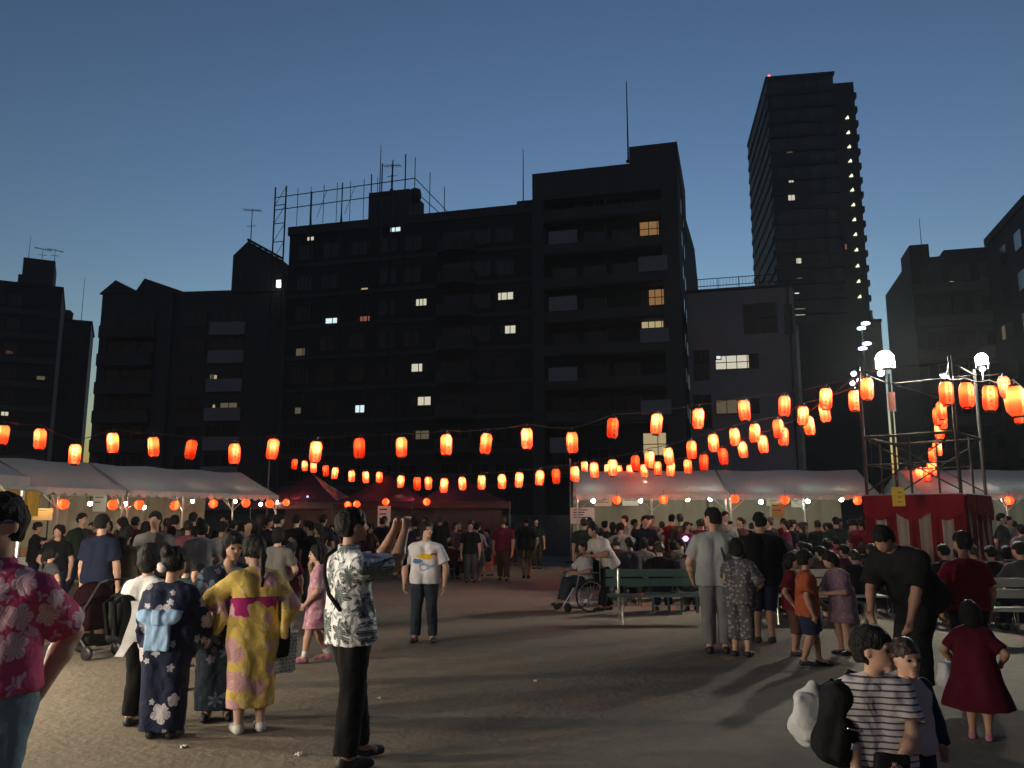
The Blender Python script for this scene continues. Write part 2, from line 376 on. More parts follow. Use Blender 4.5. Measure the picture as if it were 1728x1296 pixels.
# side profile: setback line measured on the side wall
Cn = Rf.A+Rf.e*sE
def side(u, v):
    r = ray(u, v); t = Cn.dot(Rf.e)/r[:2].dot(Rf.e); p = r*t; return (p[:2]-Cn).dot(Rf.n), CH+p[2]
d1, z1 = side(1154, 322); d2, z2 = side(1172, 420); d3, z3 = side(1177, 470)
prof = [(1.2, 0), (1.2, zB-.6), (max(3, d1*.8), zB-.6), (d2, z2), (d3, z3), (d3, 0)]
b = MB(); n = len(prof)
def xprism(b, prof, x0, x1):
    o = len(b.v); n = len(prof); b.v += [(x0, y, z) for y, z in prof]+[(x1, y, z) for y, z in prof]
    b.f.append(tuple(o+i for i in range(n))); b.f.append(tuple(o+2*n-1-i for i in range(n))); b.mi += [0, 0]
    for i in range(n): b.f.append((o+i, o+n+i, o+n+(i+1) % n, o+(i+1) % n)); b.mi.append(0)
xprism(b, prof, .0, sE); b.build('wall', WALL_D, Rf.root)
b = MB(); xprism(b, [(-.2, zB-2.4), (-.2, zB), (max(2.6, d1*.6), zB), (max(3.2, d1*.82), zB-2.4)], -.05, sE+.05); b.build('roof_parapet', WALL_M, Rf.root)
b = MB(); xprism(b, [(-.1, zB-.05), (-.1, zP), (.6, zP), (max(1.5, d1), z1), (max(1.5, d1), zB-3), (.5, zB-.05)], sPh, sE+.12); b.build('penthouse', WALL_M, Rf.root)
Rf.box('corner_pier', sE-1.3, sE+.02, -.3, 1.4, 0, zB-2.4, WALL_M); Rf.box('corner_pier', -.05, .9, -.3, 1.4, 0, zB-2.4, WALL_M)
litR = []
for q in [(1080,374,1124,398,WIN_O,3,2),(1083,489,1128,515,WIN_O,4,2),(1083,537,1128,553,WIN_Y,4,1),(1086,731,1135,768,WIN_Y,2,2)]:
    litR.append(Rf.lit(*q[:5], cols=q[5], rows=q[6], d=1.14))
a = Rf.rect(1003, 313, 1006, 338, 1.1); Rf.box('lit_gap', a[0], a[1], 1.1, 1.15, a[2], a[3], WIN_D)
PV = (352, 410, 469, 527, 585, 643, 700, 790)
for k, v in enumerate(PV):
    z0 = Rf.pr(1040, v+9, -.2)[1]; z1_ = Rf.pr(1040, v-8, -.2)[1]; zn = Rf.pr(1040, (PV+(848,))[k+1]-8, -.2)[1]
    Rf.box('balcony_parapet', .92, sE-1.32, -.25, -.08, z0, z1_, WALL_M)
    Rf.box('balcony_slab', .92, sE-1.32, -.2, 1.18, z0-.18, z0-.01, WALL_D)
    for s0 in (1.4, 4.0, 6.4, 9.2):
        r = (s0, s0+1.9, z0+.1, z0+2.0)
        if not overlaps(r, litR) and s0+2 < sE-1.3: Rf.window(*r, d=1.14)
    Rf.box('partition', 5.9, 6.02, -.05, 1.1, z0, z0+2.2, WALL_M)
for u0, v0, u1, v1 in ((926,389,974,411),(926,500,974,524),(926,620,974,643),(928,738,976,764),(1077,432,1126,457),(1080,554,1129,577),(1082,675,1133,699)):
    q = Rf.rect(u0, v0, u1, v1, -.3); Rf.box('privacy_screen', q[0], q[1], -.32, -.27, q[2], q[3], WALL_P)
mast('roof_mast', Rf, 1060, 262, 137, 'tall thin mast on the penthouse of the balcony block', .8, r=.08)
for z in np.arange(4, z1, 2.9):
    for dd in (3.5, 7):
        if dd < d3-2 and z+1.3 < z2: MB().box((sE-.02, dd, z), (sE+.06, dd+1.0, z+1.2)).build('window', GLASS, Rf.root)

# ---- low pale office right of that
So = Face('office_building', at_Y(1160, 560, 64), ANG, 'low pale office building with a lit window strip and a roof railing')
zO = So.pr(1240, 490)[1]; sO = So.pr(1345, 600)[0]
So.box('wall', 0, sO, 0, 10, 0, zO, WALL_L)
So.box('roof_coping', -.08, sO+.08, -.08, 10.1, zO, zO+.25, WALL_M)
for u0, v0, u1, v1 in ((1256,513,1310,561),(1325,515,1336,562),(1172,592,1196,640),(1172,668,1200,722)):
    a, b_, c, e_ = So.rect(u0, v0, u1, v1); So.window(a, b_, c, e_, GLASS, cols=2, rows=2)
lo_ = So.lit(1208, 600, 1279, 622, WIN_W, 4, 2); So.lit(1209, 675, 1280, 697, WIN_D, 4, 1)
So.lit(1209, 601, 1216, 606, WIN_C, 1, 1, d=-.06)
So.box('corner_pipe', sO-.5, sO-.35, -.2, -.05, 0, zO, FRAME)
s0, zr = So.pr(1177, 472, 1); s1 = So.pr(1345, 472, 1)[0]
for z in (zr, zr-.6):
    MB().tube([(s0, 1, z), (s1, 1, z)], .035, 5).build('roof_railing', BLACKST, So.root)
for x in np.arange(s0, s1, 1.6): MB().tube([(x, 1, zO), (x, 1, zr)], .03, 5).build('railing_post', BLACKST, So.root)
for x in np.arange(s0, s1, .25): MB().tube([(x, 1, zO+.3), (x, 1, zr)], .012, 4).build('railing_bar', BLACKST, So.root)

# ---- the high-rise
Ta = at_Y(1293, 130, 150)
TANG = rad(-9)
Tf = Face('high_rise_tower', Ta, TANG, 'high-rise apartment tower with a column of stair lights and a red beacon')
zT = Ta[2]; sT1 = Tf.pr(1405, 125)[0]; sT2 = Tf.pr(1440, 139, 2)[0]
dT = 30
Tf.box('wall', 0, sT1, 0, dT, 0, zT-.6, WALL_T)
Tf.box('roof_slab', -.2, sT1+.3, -.2, dT, zT-.6, zT, WALL_T)
zT2 = Tf.pr(1428, 139, 2)[1]
Tf.box('stair_wing', sT1, sT2, 2, 20, 0, zT2, WALL_T)
a, b_, c, e_ = Tf.rect(1352, 123, 1400, 131, 4); Tf.box('plant_room', a, b_, 4, 12, zT, e_, WALL_T)
MB().lathe([(.25,0),(.25,.5),(.1,.6)], 8, (.6, .4, zT)).build('beacon', emit_mat('red_beacon', (1,.15,.12), 3), Tf.root)
litT = []
for q in [(1331,302,1339,308,WIN_W,2),(1330,326,1347,338,WIN_W,3),(1339,436,1352,446,WIN_W,2),(1340,469,1354,474,WIN_R,1),(1341,494,1350,499,WIN_C,1),(1342,521,1358,532,WIN_W,2),(1372,553,1386,568,WIN_Y,2),(1332,202,1341,205,WIN_R,1),(1350,202,1355,205,WIN_Y,1),(1328,254,1342,258,WIN_D,1),(1426,412,1429,421,WIN_R,1),(1422,529,1427,536,WIN_C,1)]:
    litT.append(Tf.lit(*q[:5], cols=q[5], d=-.02 if q[0] < 1415 else 1.9))
FPT = 2.92; nfl = int(zT/FPT)
for k in range(nfl):
    z = zT-1.2-k*FPT
    if z-FPT < 20: break
    Tf.box('balcony_band', -.1, sT1-.2, -.35, -.0, z-FPT, z-FPT+1.0, WALL_T)
    b = MB(); b.box((-.3, .5, z-FPT), (-.005, dT-1, z-FPT+1.0)); b.build('side_balcony_band', WALL_T, Tf.root)
    b = MB(); b.box((sT2, 3, z-FPT), (sT2+.7, 18, z-FPT+1.1)); b.build('end_balcony', WALL_T, Tf.root)
    for s0 in (1.2, 4.2, 7.4, 9.9):
        r = (s0, s0+1.8, z-FPT+1.1, z-.4)
        if not overlaps(r, litT) and s0 < sT1-2.2: MB().quad((r[0], -.015, r[2]), (r[1], -.015, r[2]), (r[1], -.015, r[3]), (r[0], -.015, r[3])).build('window', GLASS, Tf.root)
for v in (198,223,247,271,296,320,345,370,395,421,448,474,500):
    u = 1429+(v-198)*(1450-1429)/302
    s_, z_ = Tf.pr(u, v, 1.9); MB().prism([(s_-.32, z_-.3), (s_+.36, z_-.3), (s_+.2, z_+.32)], 1.75, 1.99).build('stair_lamp', TRI, Tf.root)
# podium beside the tower
Pd = Face('podium_building', at_Y(1350, 600, 118), ANG, 'low dark building at the foot of the high-rise tower')
a = Pd.pr(1488, 560)[0]; zz = Pd.pr(1450, 540)[1]
Pd.box('wall', 0, a, 0, 12, 0, zz-.5, WALL_T); Pd.box('roof_coping', -.1, a+.1, -.1, 12.1, zz-.5, zz, WALL_T)
s_, z_ = Pd.pr(1474, 520); MB().tube([(s_, 3, zz), (s_, 3, z_+.2)], .5, 8, r2=.25).build('vent_stack', ROOFM, Pd.root)
for i in range(6): Pd.window(2+i*1.9, 3.2+i*1.9, 6, 7.4)

# ---- blocks at the right edge
q0 = at_Y(1535, 425, 70)
Q1 = Face('stepped_block', q0, ANG, 'dark block with a roof box and thin mast, behind the bright floodlamps')
zq = Q1.pr(1620, 430)[1]; sq = Q1.pr(1672, 450)[0]
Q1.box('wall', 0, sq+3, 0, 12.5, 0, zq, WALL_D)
a, b_, c, e_ = Q1.rect(1527, 413, 1568, 440, 2); Q1.box('roof_box', a+.4, b_, 2, 6, zq, e_, WALL_D)
a, b_, c, e_ = Q1.rect(1590, 428, 1665, 434, .5); Q1.box('roof_parapet', a, sq+3, -.1, 12.3, zq, zq+.5, WALL_D)
Q1.lit(1603, 475, 1609, 479, WIN_W, 1)
for k in range(7):
    z = zq-2.9*(k+1)
    Q1.box('floor_band', .1, sq+2.9, -.15, -.01, z-.4, z+.5, WALL_M)
    for i in range(4): Q1.window(.8+i*2.3, 2.3+i*2.3, z+.65, z+2.0)
mast('roof_mast', Q1, 1555, 414, 367, 'thin mast on the roof box of the block behind the floodlamps', 3, r=.04)
q1 = at_Y(1728, 330, 54)
Q2 = Face('corner_block', q1, ANG, 'dark tall block cut off by the right edge of the picture')
zq2 = q1[2]; Q2.box('wall', 0, 12, 0, 9.2, 0, zq2-.6, WALL_D); Q2.box('roof_parapet', -.1, 12.1, -.1, 9.3, zq2-.6, zq2, WALL_D)
s_, z_ = Q2.pr(1673, 528); 
MB().box((-.06, 6.6, z_-.5), (-.01, 7.2, z_+.5)).build('window', WIN_D, Q2.root)
for k in range(6):
    z = zq2-2.9*(k+1)-.3
    for i in range(2): MB().box((-.07, 1.2+i*3.4, z), (-.01, 2.6+i*3.4, z+1.3)).build('window', GLASS, Q2.root)

# ---- left block with the saw-tooth gables
Lf = Face('gabled_block', at_Y(168, 560, 80), rad(-6), 'grey apartment block with two small roof gables and a gabled stair tower')
P = lambda u, v, d=0: Lf.pr(u, v, d)
zl = P(310, 492)[1]; s2 = P(478, 520)[0]
Lf.box('wall', 0, s2, 0, 12, 0, zl, WALL_M)
for (u0, v0), (u1, v1), (u2, v2) in (((168,500),(196,473),(235,492)),((228,492),(245,470),(309,493))):
    pts = [P(u0, v0), P(u1, v1), P(u2, v2)]; pts = [(pts[0][0], zl), (pts[1][0], pts[1][1]), (pts[2][0], zl)]
    MB().prism(pts, -.1, 11).build('gable', WALL_M, Lf.root)
    w = pts[1]; MB().prism([(w[0]-.5, zl+.35), (w[0]+.5, zl+.35), (w[0], zl+1.0)], -.16, -.11).build('gable_vent', ROOFM, Lf.root)
a, za = P(395, 432); bq, zb = P(420, 408); cq, zc = P(478, 440)
MB().prism([(a, zl-.3), (a, za), (bq, zb), (cq, zc), (cq, zl-.3)], -.2, 5).build('stair_tower', WALL_M, Lf.root)
MB().tube([(bq, -.3, zb+.15), (cq, -.3, zc+.15)], .12, 5).build('roof_edge', BLACKST, Lf.root)
for i in range(6): t = i/6; MB().tube([(bq+(cq-bq)*t, -.3, zb+(zc-zb)*t+.1), (bq+(cq-bq)*(t+.12), -.3, zb+(zc-zb)*t-.55)], .06, 4).build('roof_truss', BLACKST, Lf.root)
x0, x1, y0, y1 = Lf.rect(404, 462, 410, 474, -.2); Lf.window(x0, x1, y0, y1, GLASS, d=-.2, cols=1)
mast('roof_aerial', Lf, 423, 408, 352, 'bent television aerial on the gabled stair tower left of the scaffolding', .5, 'yagi')
litL = [Lf.lit(349, 632, 366, 654, WIN_D, 2), Lf.lit(359, 683, 363, 697, WIN_Y, 1, d=-.04), Lf.lit(372, 680, 400, 697, WIN_D, 2)]
Lf.lit(361, 633, 366, 652, WIN_Y, 1, d=-.05)
x0, x1, y0, y1 = Lf.rect(467, 473, 475, 485, -1.2); MB().box((x0, -1.3, y0), (x1, -1.1, y1)).build('stair_lamp', emit_mat('stairwell_lamp', (.8,1,.95), 2.5), Lf.root)
MB().box(((x0+x1)/2-.05, -1.1, y0+.2), ((x0+x1)/2+.05, .05, y0+.35)).build('lamp_bracket', BLACKST, Lf.root)
sb0, sb1 = P(172, 600)[0], P(264, 600)[0]; sc0, sc1 = P(305, 600)[0], P(345, 600)[0]; sd0, sd1 = P(352, 600)[0], P(412, 600)[0]
Lf.box('pilaster', sb1+.2, sb1+1.6, -.5, -.005, 0, zl-.4, WALL_M)
FL_ = 2.8
for k in range(8):
    z = zl-1.9-k*FL_
    if z < 3: break
    Lf.box('balcony_parapet', sb0, sb1, -.9, -.75, z-2.6, z-1.55, WALL_M); Lf.box('balcony_slab', sb0, sb1, -.88, -.005, z-2.75, z-2.6, WALL_M)
    Lf.box('infill_panel', sd0, sd1, -.25, -.005, z-2.6, z-1.35, WALL_L)
    for i in range(3):
        r = (sb0+.5+i*1.7, sb0+1.8+i*1.7, z-2.3, z-.3); Lf.window(*r)
    r = (sc0, sc1, z-1.6, z-.3)
    if not overlaps(r, litL): Lf.window(*r)
    for i in range(2):
        r = (sd0+.2+i*1.7, sd0+1.6+i*1.7, z-1.25, z-.2)
        if not overlaps(r, litL): Lf.window(*r)

# ---- blocks at the left edge
E1 = Face('water_tank_block', at_Y(0, 600, 95), rad(27), 'dark block with a square roof tower and aerials at the left edge')
P = lambda u, v, d=0: E1.pr(u, v, d)
ze = P(20, 475)[1]; se = P(103, 520)[0]
E1.box('wall', -14, se, 0, 12, 0, ze-.4, WALL_D); E1.box('roof_parapet', -14.1, se+.1, -.1, 12.1, ze-.4, ze, WALL_D)
a, b_, c, e_ = E1.rect(38, 437, 92, 470, 1); E1.box('roof_tower', a, b_, 1, 7, ze, e_, WALL_M)
a2 = E1.rect(30, 462, 40, 476, 1); E1.box('roof_box', a2[0], a-.02, 1.2, 5, ze, a2[3], WALL_M)
E1.lit(10, 592, 28, 597, WIN_O, 2); E1.lit(2, 695, 14, 702, WIN_W, 2); E1.lit(62, 635, 80, 641, WIN_D, 1)
for k in range(7):
    z = ze-1-2.9*k
    E1.box('floor_band', -13.9, se-.2, -.2, -.01, z-2.9, z-2.2, WALL_M)
    if z > 5:
        for i in range(4): E1.window(1+i*1.8-6, 2.2+i*1.8-6, z-1.8, z-.6)
mast('roof_mast', E1, 48, 437, 398, 'thin rod left of two aerials on the far left roof tower', 3, r=.04)
mast('roof_aerial', E1, 71, 437, 418, 'left one of two small aerials on the far left roof tower', 3, 'yagi', r=.04)
mast('roof_aerial', E1, 92, 437, 420, 'right one of two small aerials on the far left roof tower', 3, 'yagi', r=.04)
E2 = Face('narrow_block', at_Y(105, 600, 112), rad(25), 'narrow dark block between the far left tower and the gabled block')
P = lambda u, v, d=0: E2.pr(u, v, d)
zz, ss = P(130, 540)[1], P(153, 560)[0]
E2.box('wall', -2, ss, 0, 10, 0, zz-.3, WALL_T); E2.box('roof_slab', -2.1, ss+.15, -.15, 10.1, zz-.3, zz, WALL_T)
MB().lathe([(.6,0),(.7,1.2),(.3,1.6)], 10, (P(113,535)[0], 1.5, zz)).build('roof_vent', ROOFM, E2.root)
for k in range(5): E2.window(.5, 2.0, zz-3-2.9*k, zz-1.7-2.9*k)
mast('roof_mast', E2, 137, 541, 468, 'thin mast on the narrow block at the left', 3, r=.05)

# ---- boundary wall of the field
bw = empty('boundary_wall', (0, 40, 0), rad(-4), 'dark low boundary wall at the far edge of the field behind the red tents', 'wall')
BWM = mat('boundary_block', (.10,.10,.095), .9, noise=.3, nscale=2)
for i in range(30):
    x = -45+i*3.0
    part_box('wall_panel', (x, 0, 0), (x+2.98, .2, 1.8), BWM, bw)
part_box('wall_cap', (-45, -.05, 1.8), (45, .25, 1.9), BWM, bw)
# ================================================================ lanterns on wires
def lantern_paper():
    m = bpy.data.materials.new('red_lantern_skin'); m.use_nodes = True; N = m.node_tree.nodes; L = m.node_tree.links
    N.remove(N['Principled BSDF']); out = N['Material Output']
    tc = N.new('ShaderNodeTexCoord'); s = N.new('ShaderNodeSeparateXYZ'); L.new(tc.outputs['Object'], s.inputs[0])
    th = M_(N, L, 'ARCTAN2', s.outputs[1], s.outputs[0])
    band = M_(N, L, 'GREATER_THAN', M_(N, L, 'ABSOLUTE', M_(N, L, 'SINE', th)), .86)
    mx = N.new('ShaderNodeMix'); mx.data_type = 'RGBA'; mx.inputs[6].default_value = (.95, .075, .026, 1); mx.inputs[7].default_value = (1, .20, .10, 1); L.new(band, mx.inputs[0])
    nz = N.new('ShaderNodeTexNoise'); nz.inputs['Scale'].default_value = 9; L.new(tc.outputs['Object'], nz.inputs['Vector'])
    m2 = N.new('ShaderNodeMix'); m2.data_type = 'RGBA'; m2.blend_type = 'MULTIPLY'; m2.inputs[0].default_value = .25; L.new(mx.outputs[2], m2.inputs[6]); L.new(nz.outputs['Fac'], m2.inputs[7])
    t = N.new('ShaderNodeBsdfTranslucent'); L.new(m2.outputs[2], t.inputs[0])
    d = N.new('ShaderNodeBsdfPrincipled'); L.new(m2.outputs[2], d.inputs['Base Color']); d.inputs['Roughness'].default_value = .45
    ms = N.new('ShaderNodeMixShader'); ms.inputs[0].default_value = .35; L.new(t.outputs[0], ms.inputs[1]); L.new(d.outputs[0], ms.inputs[2]); L.new(ms.outputs[0], out.inputs[0])
    return m
SKIN_L = lantern_paper()
LH, LR = .44, .116
def lantern_meshes():
    prof = []; n = 28
    for i in range(n+1):
        t = i/n; z = -LH+LH*t
        e = abs(2*t-1); r = LR*(1-.42*max(0, (e-.55)/.45)**2.2)*(1+.012*math.cos(i*math.pi))
        prof.append((r, z))
    body = MB().lathe(prof, 24, cap=False).mesh('lantern_body', True)
    rings = MB().lathe([(.075,-.012),(.078,-.012),(.078,.02),(.07,.02)], 18); rings2 = MB().lathe([(.07,-LH-.015),(.078,-LH-.015),(.078,-LH+.01),(.07,-LH+.01)], 18, cap=False)
    hook = MB().tube([(0,0,.018),(.0,0,.05),(.02,0,.075),(0,0,.095)], .006, 5).mesh('lantern_hook', True)
    bulb = MB().lathe([(.004,-.19),(.026,-.175),(.034,-.15),(.026,-.115),(.012,-.09)], 8).mesh('lantern_bulb', True)
    socket = MB().lathe([(.014,-.09),(.016,-.06),(.006,.02)], 8).mesh('lantern_socket', True)
    texts = []
    for k in range(3):      # a column of brushed characters on two sides
        rr = random.Random(k+3); b = MB()
        nch = 4 if k else 5
        for sd in (0, math.pi):
            for c in range(nch):
                zc = -.10-c*(.27/(nch-1)); sz = .021
                for st in range(6):
                    if st % 2: x0, x1 = -sz*rr.uniform(.6,1), sz*rr.uniform(.6,1); z0 = rr.uniform(-sz, sz); z1 = z0+rr.uniform(-.004,.004)
                    else: x0 = rr.uniform(-sz*.7, sz*.7); x1 = x0+rr.uniform(-.012,.012); z0, z1 = sz*rr.uniform(.3,1), -sz*rr.uniform(.3,1)
                    dx, dz = x1-x0, z1-z0; l = math.hypot(dx, dz); nx, nz_ = -dz/l*.0036, dx/l*.0036
                    P = []
                    for (x, z) in ((x0+nx, z0+nz_), (x1+nx, z1+nz_), (x1-nx, z1-nz_), (x0-nx, z0-nz_)):
                        a = math.pi/2+sd+x/LR; P.append(((LR*1.016)*math.cos(a), (LR*1.016)*math.sin(a), zc+z))
                    b.quad(*P)
        texts.append(b.mesh('lantern_characters'))
    return body, (rings.mesh('lantern_rim'), rings2.mesh('lantern_rim')), hook, bulb, socket, texts
LB, LRG, LHK, LBU, LSO, LTX = lantern_meshes()
INK = mat('black_lantern_ink', (.02,.015,.015), .6, noise=0)
BULB_B = emit_mat('lantern_bulb_bright', (1, .78, .45), 300); BULB_M = emit_mat('lantern_bulb_mid', (1, .74, .40), 170); BULB_D = emit_mat('lantern_bulb_dim', (1, .55, .22), 52)
BLACKP = mat('black_plastic', (.02,.02,.02), .4, noise=.1)
def lantern(pos, label, group, bright=1, tilt=(0,0), rz=None, scale=1):
    r = empty('paper_lantern', pos, random.uniform(-.6, .6) if rz is None else rz, label, 'lantern', group)
    r.rotation_euler[0] = tilt[0]; r.rotation_euler[1] = tilt[1]; r.scale = (scale,)*3
    # hangs with its hook on the wire
    kids = [link('lantern_skin', LB, r, SKIN_L), link('rim', LRG[0], r, BLACKP), link('rim', LRG[1], r, BLACKP), link('hook', LHK, r, STEEL), link('bulb', LBU, r, (BULB_D, BULB_M, BULB_B)[bright]), link('socket', LSO, r, BLACKP), tag(link('lettering', random.choice(LTX), r, INK), kind='stuff')]
    return r
WIRE = mat('lantern_wire', (.10,.09,.085), .5)
def run(lst, Yf, gname, lname, wire_label, ends=(None, None), flip=False):
    """lst: (u, v_centre, bright); Yf(u) -> distance"""
    pts = []
    srt = sorted(range(len(lst)), key=lambda i: lst[i][0])
    rank = {i: k for k, i in enumerate(srt)}
    for i, (u, v, br) in enumerate(lst):
        p = at_Y(u, v, Yf(u)); top = p+np.array([0, 0, LH/2+.09]); pts.append(top)
        o = lantern(top-np.array([0, 0, .095]), f'{lname}, {ORD[rank[i]]} from left', gname, br, (random.uniform(-.08,.08), random.uniform(-.12,.12)), scale=random.uniform(.95, 1.05))
        o.location = tuple(top-np.array([0, 0, .088]))
    path = []
    allp = ([np.array(ends[0])] if ends[0] is not None else [])+pts+([np.array(ends[1])] if ends[1] is not None else [])
    for a, b in zip(allp, allp[1:]):
        L_ = np.linalg.norm(b-a)
        for k in range(4):
            t = k/4; q = a+(b-a)*t; q = q-np.array([0, 0, .035*L_*4*t*(1-t)]); path.append(q)
    path.append(allp[-1])
    tag(MB().tube(path, .009, 5).build('lantern_wire', WIRE), wire_label, 'wire')
# tower (defined here because the wires end on it)
TC = np.array([8.62, 17.35]); E1_ = np.array([.66, .75])*2.0; E2_ = np.array([.75, -.66])*1.75
TP = {'left': TC-E1_/2-E2_/2, 'back': TC+E1_/2-E2_/2, 'near': TC-E1_/2+E2_/2, 'right': TC+E1_/2+E2_/2}
TOPZ = 4.72
tp = lambda k, z=TOPZ: np.array([TP[k][0], TP[k][1], z])

S1 = [(6,735,1),(67,741,1),(126,767,2),(189,748,2),(257,755,1),(324,760,0),(395,766,1),(462,758,1),(534,762,2),(606,757,0),(677,756,1),(753,751,2),(822,749,1),(889,740,2),(965,747,1),(1035,723,0),(1110,716,2),(1180,707,2),(1255,693,1),(1325,686,1),(1395,673,2),(1464,656,2)]
pole_l = at_Y(-120, 735, 18.2); 
run(S1, lambda u: 17.0+(1464-u)/1464*.9, 'lanterns on the long front wire', 'glowing red paper lantern on the long front wire', 'long front wire of lanterns running from the tower across to the left', (tuple(pole_l+np.array([0,0,.25])), tp('left')))
inv = lambda u, u0, h0, u1, h1: .46*F*1.0/(h0+(h1-h0)*(u-u0)/(u1-u0))
S2a = [(1443,676,2),(1357,702,2),(1313,724,1),(1274,731,2),(1239,738,2),(1203,748,2),(1167,759,1),(1127,770,2),(1097,776,2),(1072,783,0),(1034,789,2),(1002,794,2),(970,800,2),(938,804,0),(912,807,2),(877,810,2),(847,813,2),(813,814,2),(780,817,2),(750,819,2),(723,816,1),(704,816,0),(677,813,2),(640,807,1),(617,806,2),(593,804,2),(566,799,2),(549,795,0),(529,789,2),(514,787,2),(498,784,0)]
run(S2a, lambda u: inv(u, 1443, 35.5, 498, 19.5), 'lanterns on the left rear wire', 'small lantern on the wire to the far left corner', 'sagging wire of lanterns running from the tower to the far left corner', (tp('left'), at_Y(455, 768, 35)))
S2b = [(1390,697,2),(1364,719,2),(1322,737,1),(1286,750,2),(1252,760,2),(1219,770,0),(1188,780,0),(1160,788,1),(1133,792,2),(1110,791,1),(1086,795,2),(1063,796,2),(1044,796,1),(1025,794,2),(986,788,2)]
run(S2b, lambda u: inv(u, 1420, 35.5, 986, 20.5), 'lanterns on the straight rear wire', 'small lantern on the wire back over the right tent', 'wire of lanterns running from the tower back over the right tent', (tp('left'), at_Y(962, 780, 33)))
S3 = [(1597,664,1),(1632,667,1),(1672,673,1),(1714,676,2)]
run(S3, lambda u: 15.6-(u-1597)/117*3.4, 'lanterns on the near right wire', 'large glowing lantern on the wire towards the right edge', 'wire of lanterns running from the tower towards the right foreground', (tp('near'), at_Y(1790, 672, 9.8)))
S5 = [(1693,653,2),(1704,682,2),(1719,702,1)]
run(S5, lambda u: 18+(u-1693)/26*3, 'lanterns on the right rear wire', 'lantern on the wire behind the large ones at right edge', 'wire of lanterns running behind the tower to the right rear', (tp('right'), at_Y(1760, 700, 24)))
S4 = [(1589,693,1),(1583,703,1),(1590,711,1),(1585,728,2),(1582,757,2),(1574,768,1),(1573,791,2),(1564,800,1),(1552,800,2)]
pts4 = [20.2, 21, 21.8, 22.8, 24, 24.8, 25.6, 26.4, 27]
def run4():
    P = []
    for i, (u, v, br) in enumerate(S4):
        p = at_Y(u, v, pts4[i]); top = p+np.array([0, 0, LH/2+.088]); P.append(top)
        o = lantern(top-np.array([0, 0, .088]), f'small lantern seen through the tower, {ORD[i]} from the top of its chain', 'lanterns on the wire behind the tower', br)
    tag(MB().tube([tp('back')]+P+[at_Y(1530, 795, 29)], .009, 5).build('lantern_wire', WIRE), 'descending wire of lanterns seen through the tower frame', 'wire')
run4()
for nm, (x, y, z), lb in (('left', pole_l+np.array([0,0,.25]), 'lantern pole left of the picture edge'), ('corner', at_Y(455, 768, 35), 'slim pole carrying lanterns at the far left corner'),
                          ('mid', at_Y(962, 780, 33), 'slim pole carrying lanterns at the left end of the right tent'), ('r', at_Y(1790, 672, 9.8), 'lantern pole right of the picture edge'), ('rr', at_Y(1760, 700, 24), 'lantern pole behind the right tent edge'), ('b', at_Y(1530, 795, 29), 'slim lantern pole behind the tower')):
    e = empty('lantern_pole', (x, y, 0), 0, lb, 'pole'); MB().tube([(0,0,0),(0,0,z+.15)], .035, 8).build('shaft', STEEL, e); MB().lathe([(.25,0),(.25,.06),(.06,.1)], 12).build('base_plate', BLACKST, e)

# ================================================================ the lantern tower
YG = empty('festival_tower', (TC[0], TC[1], 0), 0, 'scaffold festival tower with a red and white curtain round its base, at the right', 'tower')
lo = lambda p, z=0: (p[0]-TC[0], p[1]-TC[1], z)
TIMB = mat('weathered_tower_pipe', (.045,.04,.036), .85, metal=.0, noise=.3, spec=.1)
WOOD = mat('deck_wood', (.28,.2,.12), .75, noise=.3, nscale=12)
for k in TP:
    MB().tube([lo(TP[k]), lo(TP[k], 2.2), lo(TP[k], TOPZ+.1)], .034, 10).build('post', TIMB, YG, True)
ring = ['left', 'near', 'right', 'back']
for z, r in ((TOPZ-.02, .016), (3.32, .03), (2.75, .013)):
    for a, b in zip(ring, ring[1:]+ring[:1]):
        if z == 2.75 and a == 'near': continue
        MB().tube([lo(TP[a], z), lo(TP[b], z)], r, 8).build('rail', TIMB, YG, True)
for a, b in (('left','near'), ('back','right')):
    MB().tube([lo(TP[a], 2.2), lo(TP[b], 3.3)], .016, 6).build('brace', TIMB, YG)
    MB().tube([lo(TP[b], 2.2), lo(TP[a], 3.3)], .016, 6).build('brace', TIMB, YG)
for a, b in zip(ring, ring[1:]+ring[:1]):
    m_ = (TP[a]+TP[b])/2; MB().tube([lo(m_, 2.15), lo(m_, 3.32)], .022, 6).build('baluster', TIMB, YG)
for i in range(9):
    t0, t1 = i/9+.004, (i+1)/9-.004
    c = [TP['left']+E2_*t0, TP['left']+E2_*t1, TP['left']+E2_*t1+E1_, TP['left']+E2_*t0+E1_]
    b = MB(); b.quad(*[lo(q, 2.10) for q in c]); b.quad(*[lo(q, 2.06) for q in c[::-1]])
    for i2 in range(4): b.quad(lo(c[i2], 2.06), lo(c[(i2+1) % 4], 2.06), lo(c[(i2+1) % 4], 2.10), lo(c[i2], 2.10))
    b.build('deck_plank', WOOD, YG)
CUR_R = cloth('curtain_red', (.17, .008, .017)); CUR_W = cloth('curtain_white', (.32, .28, .24))
OUT = 1.06
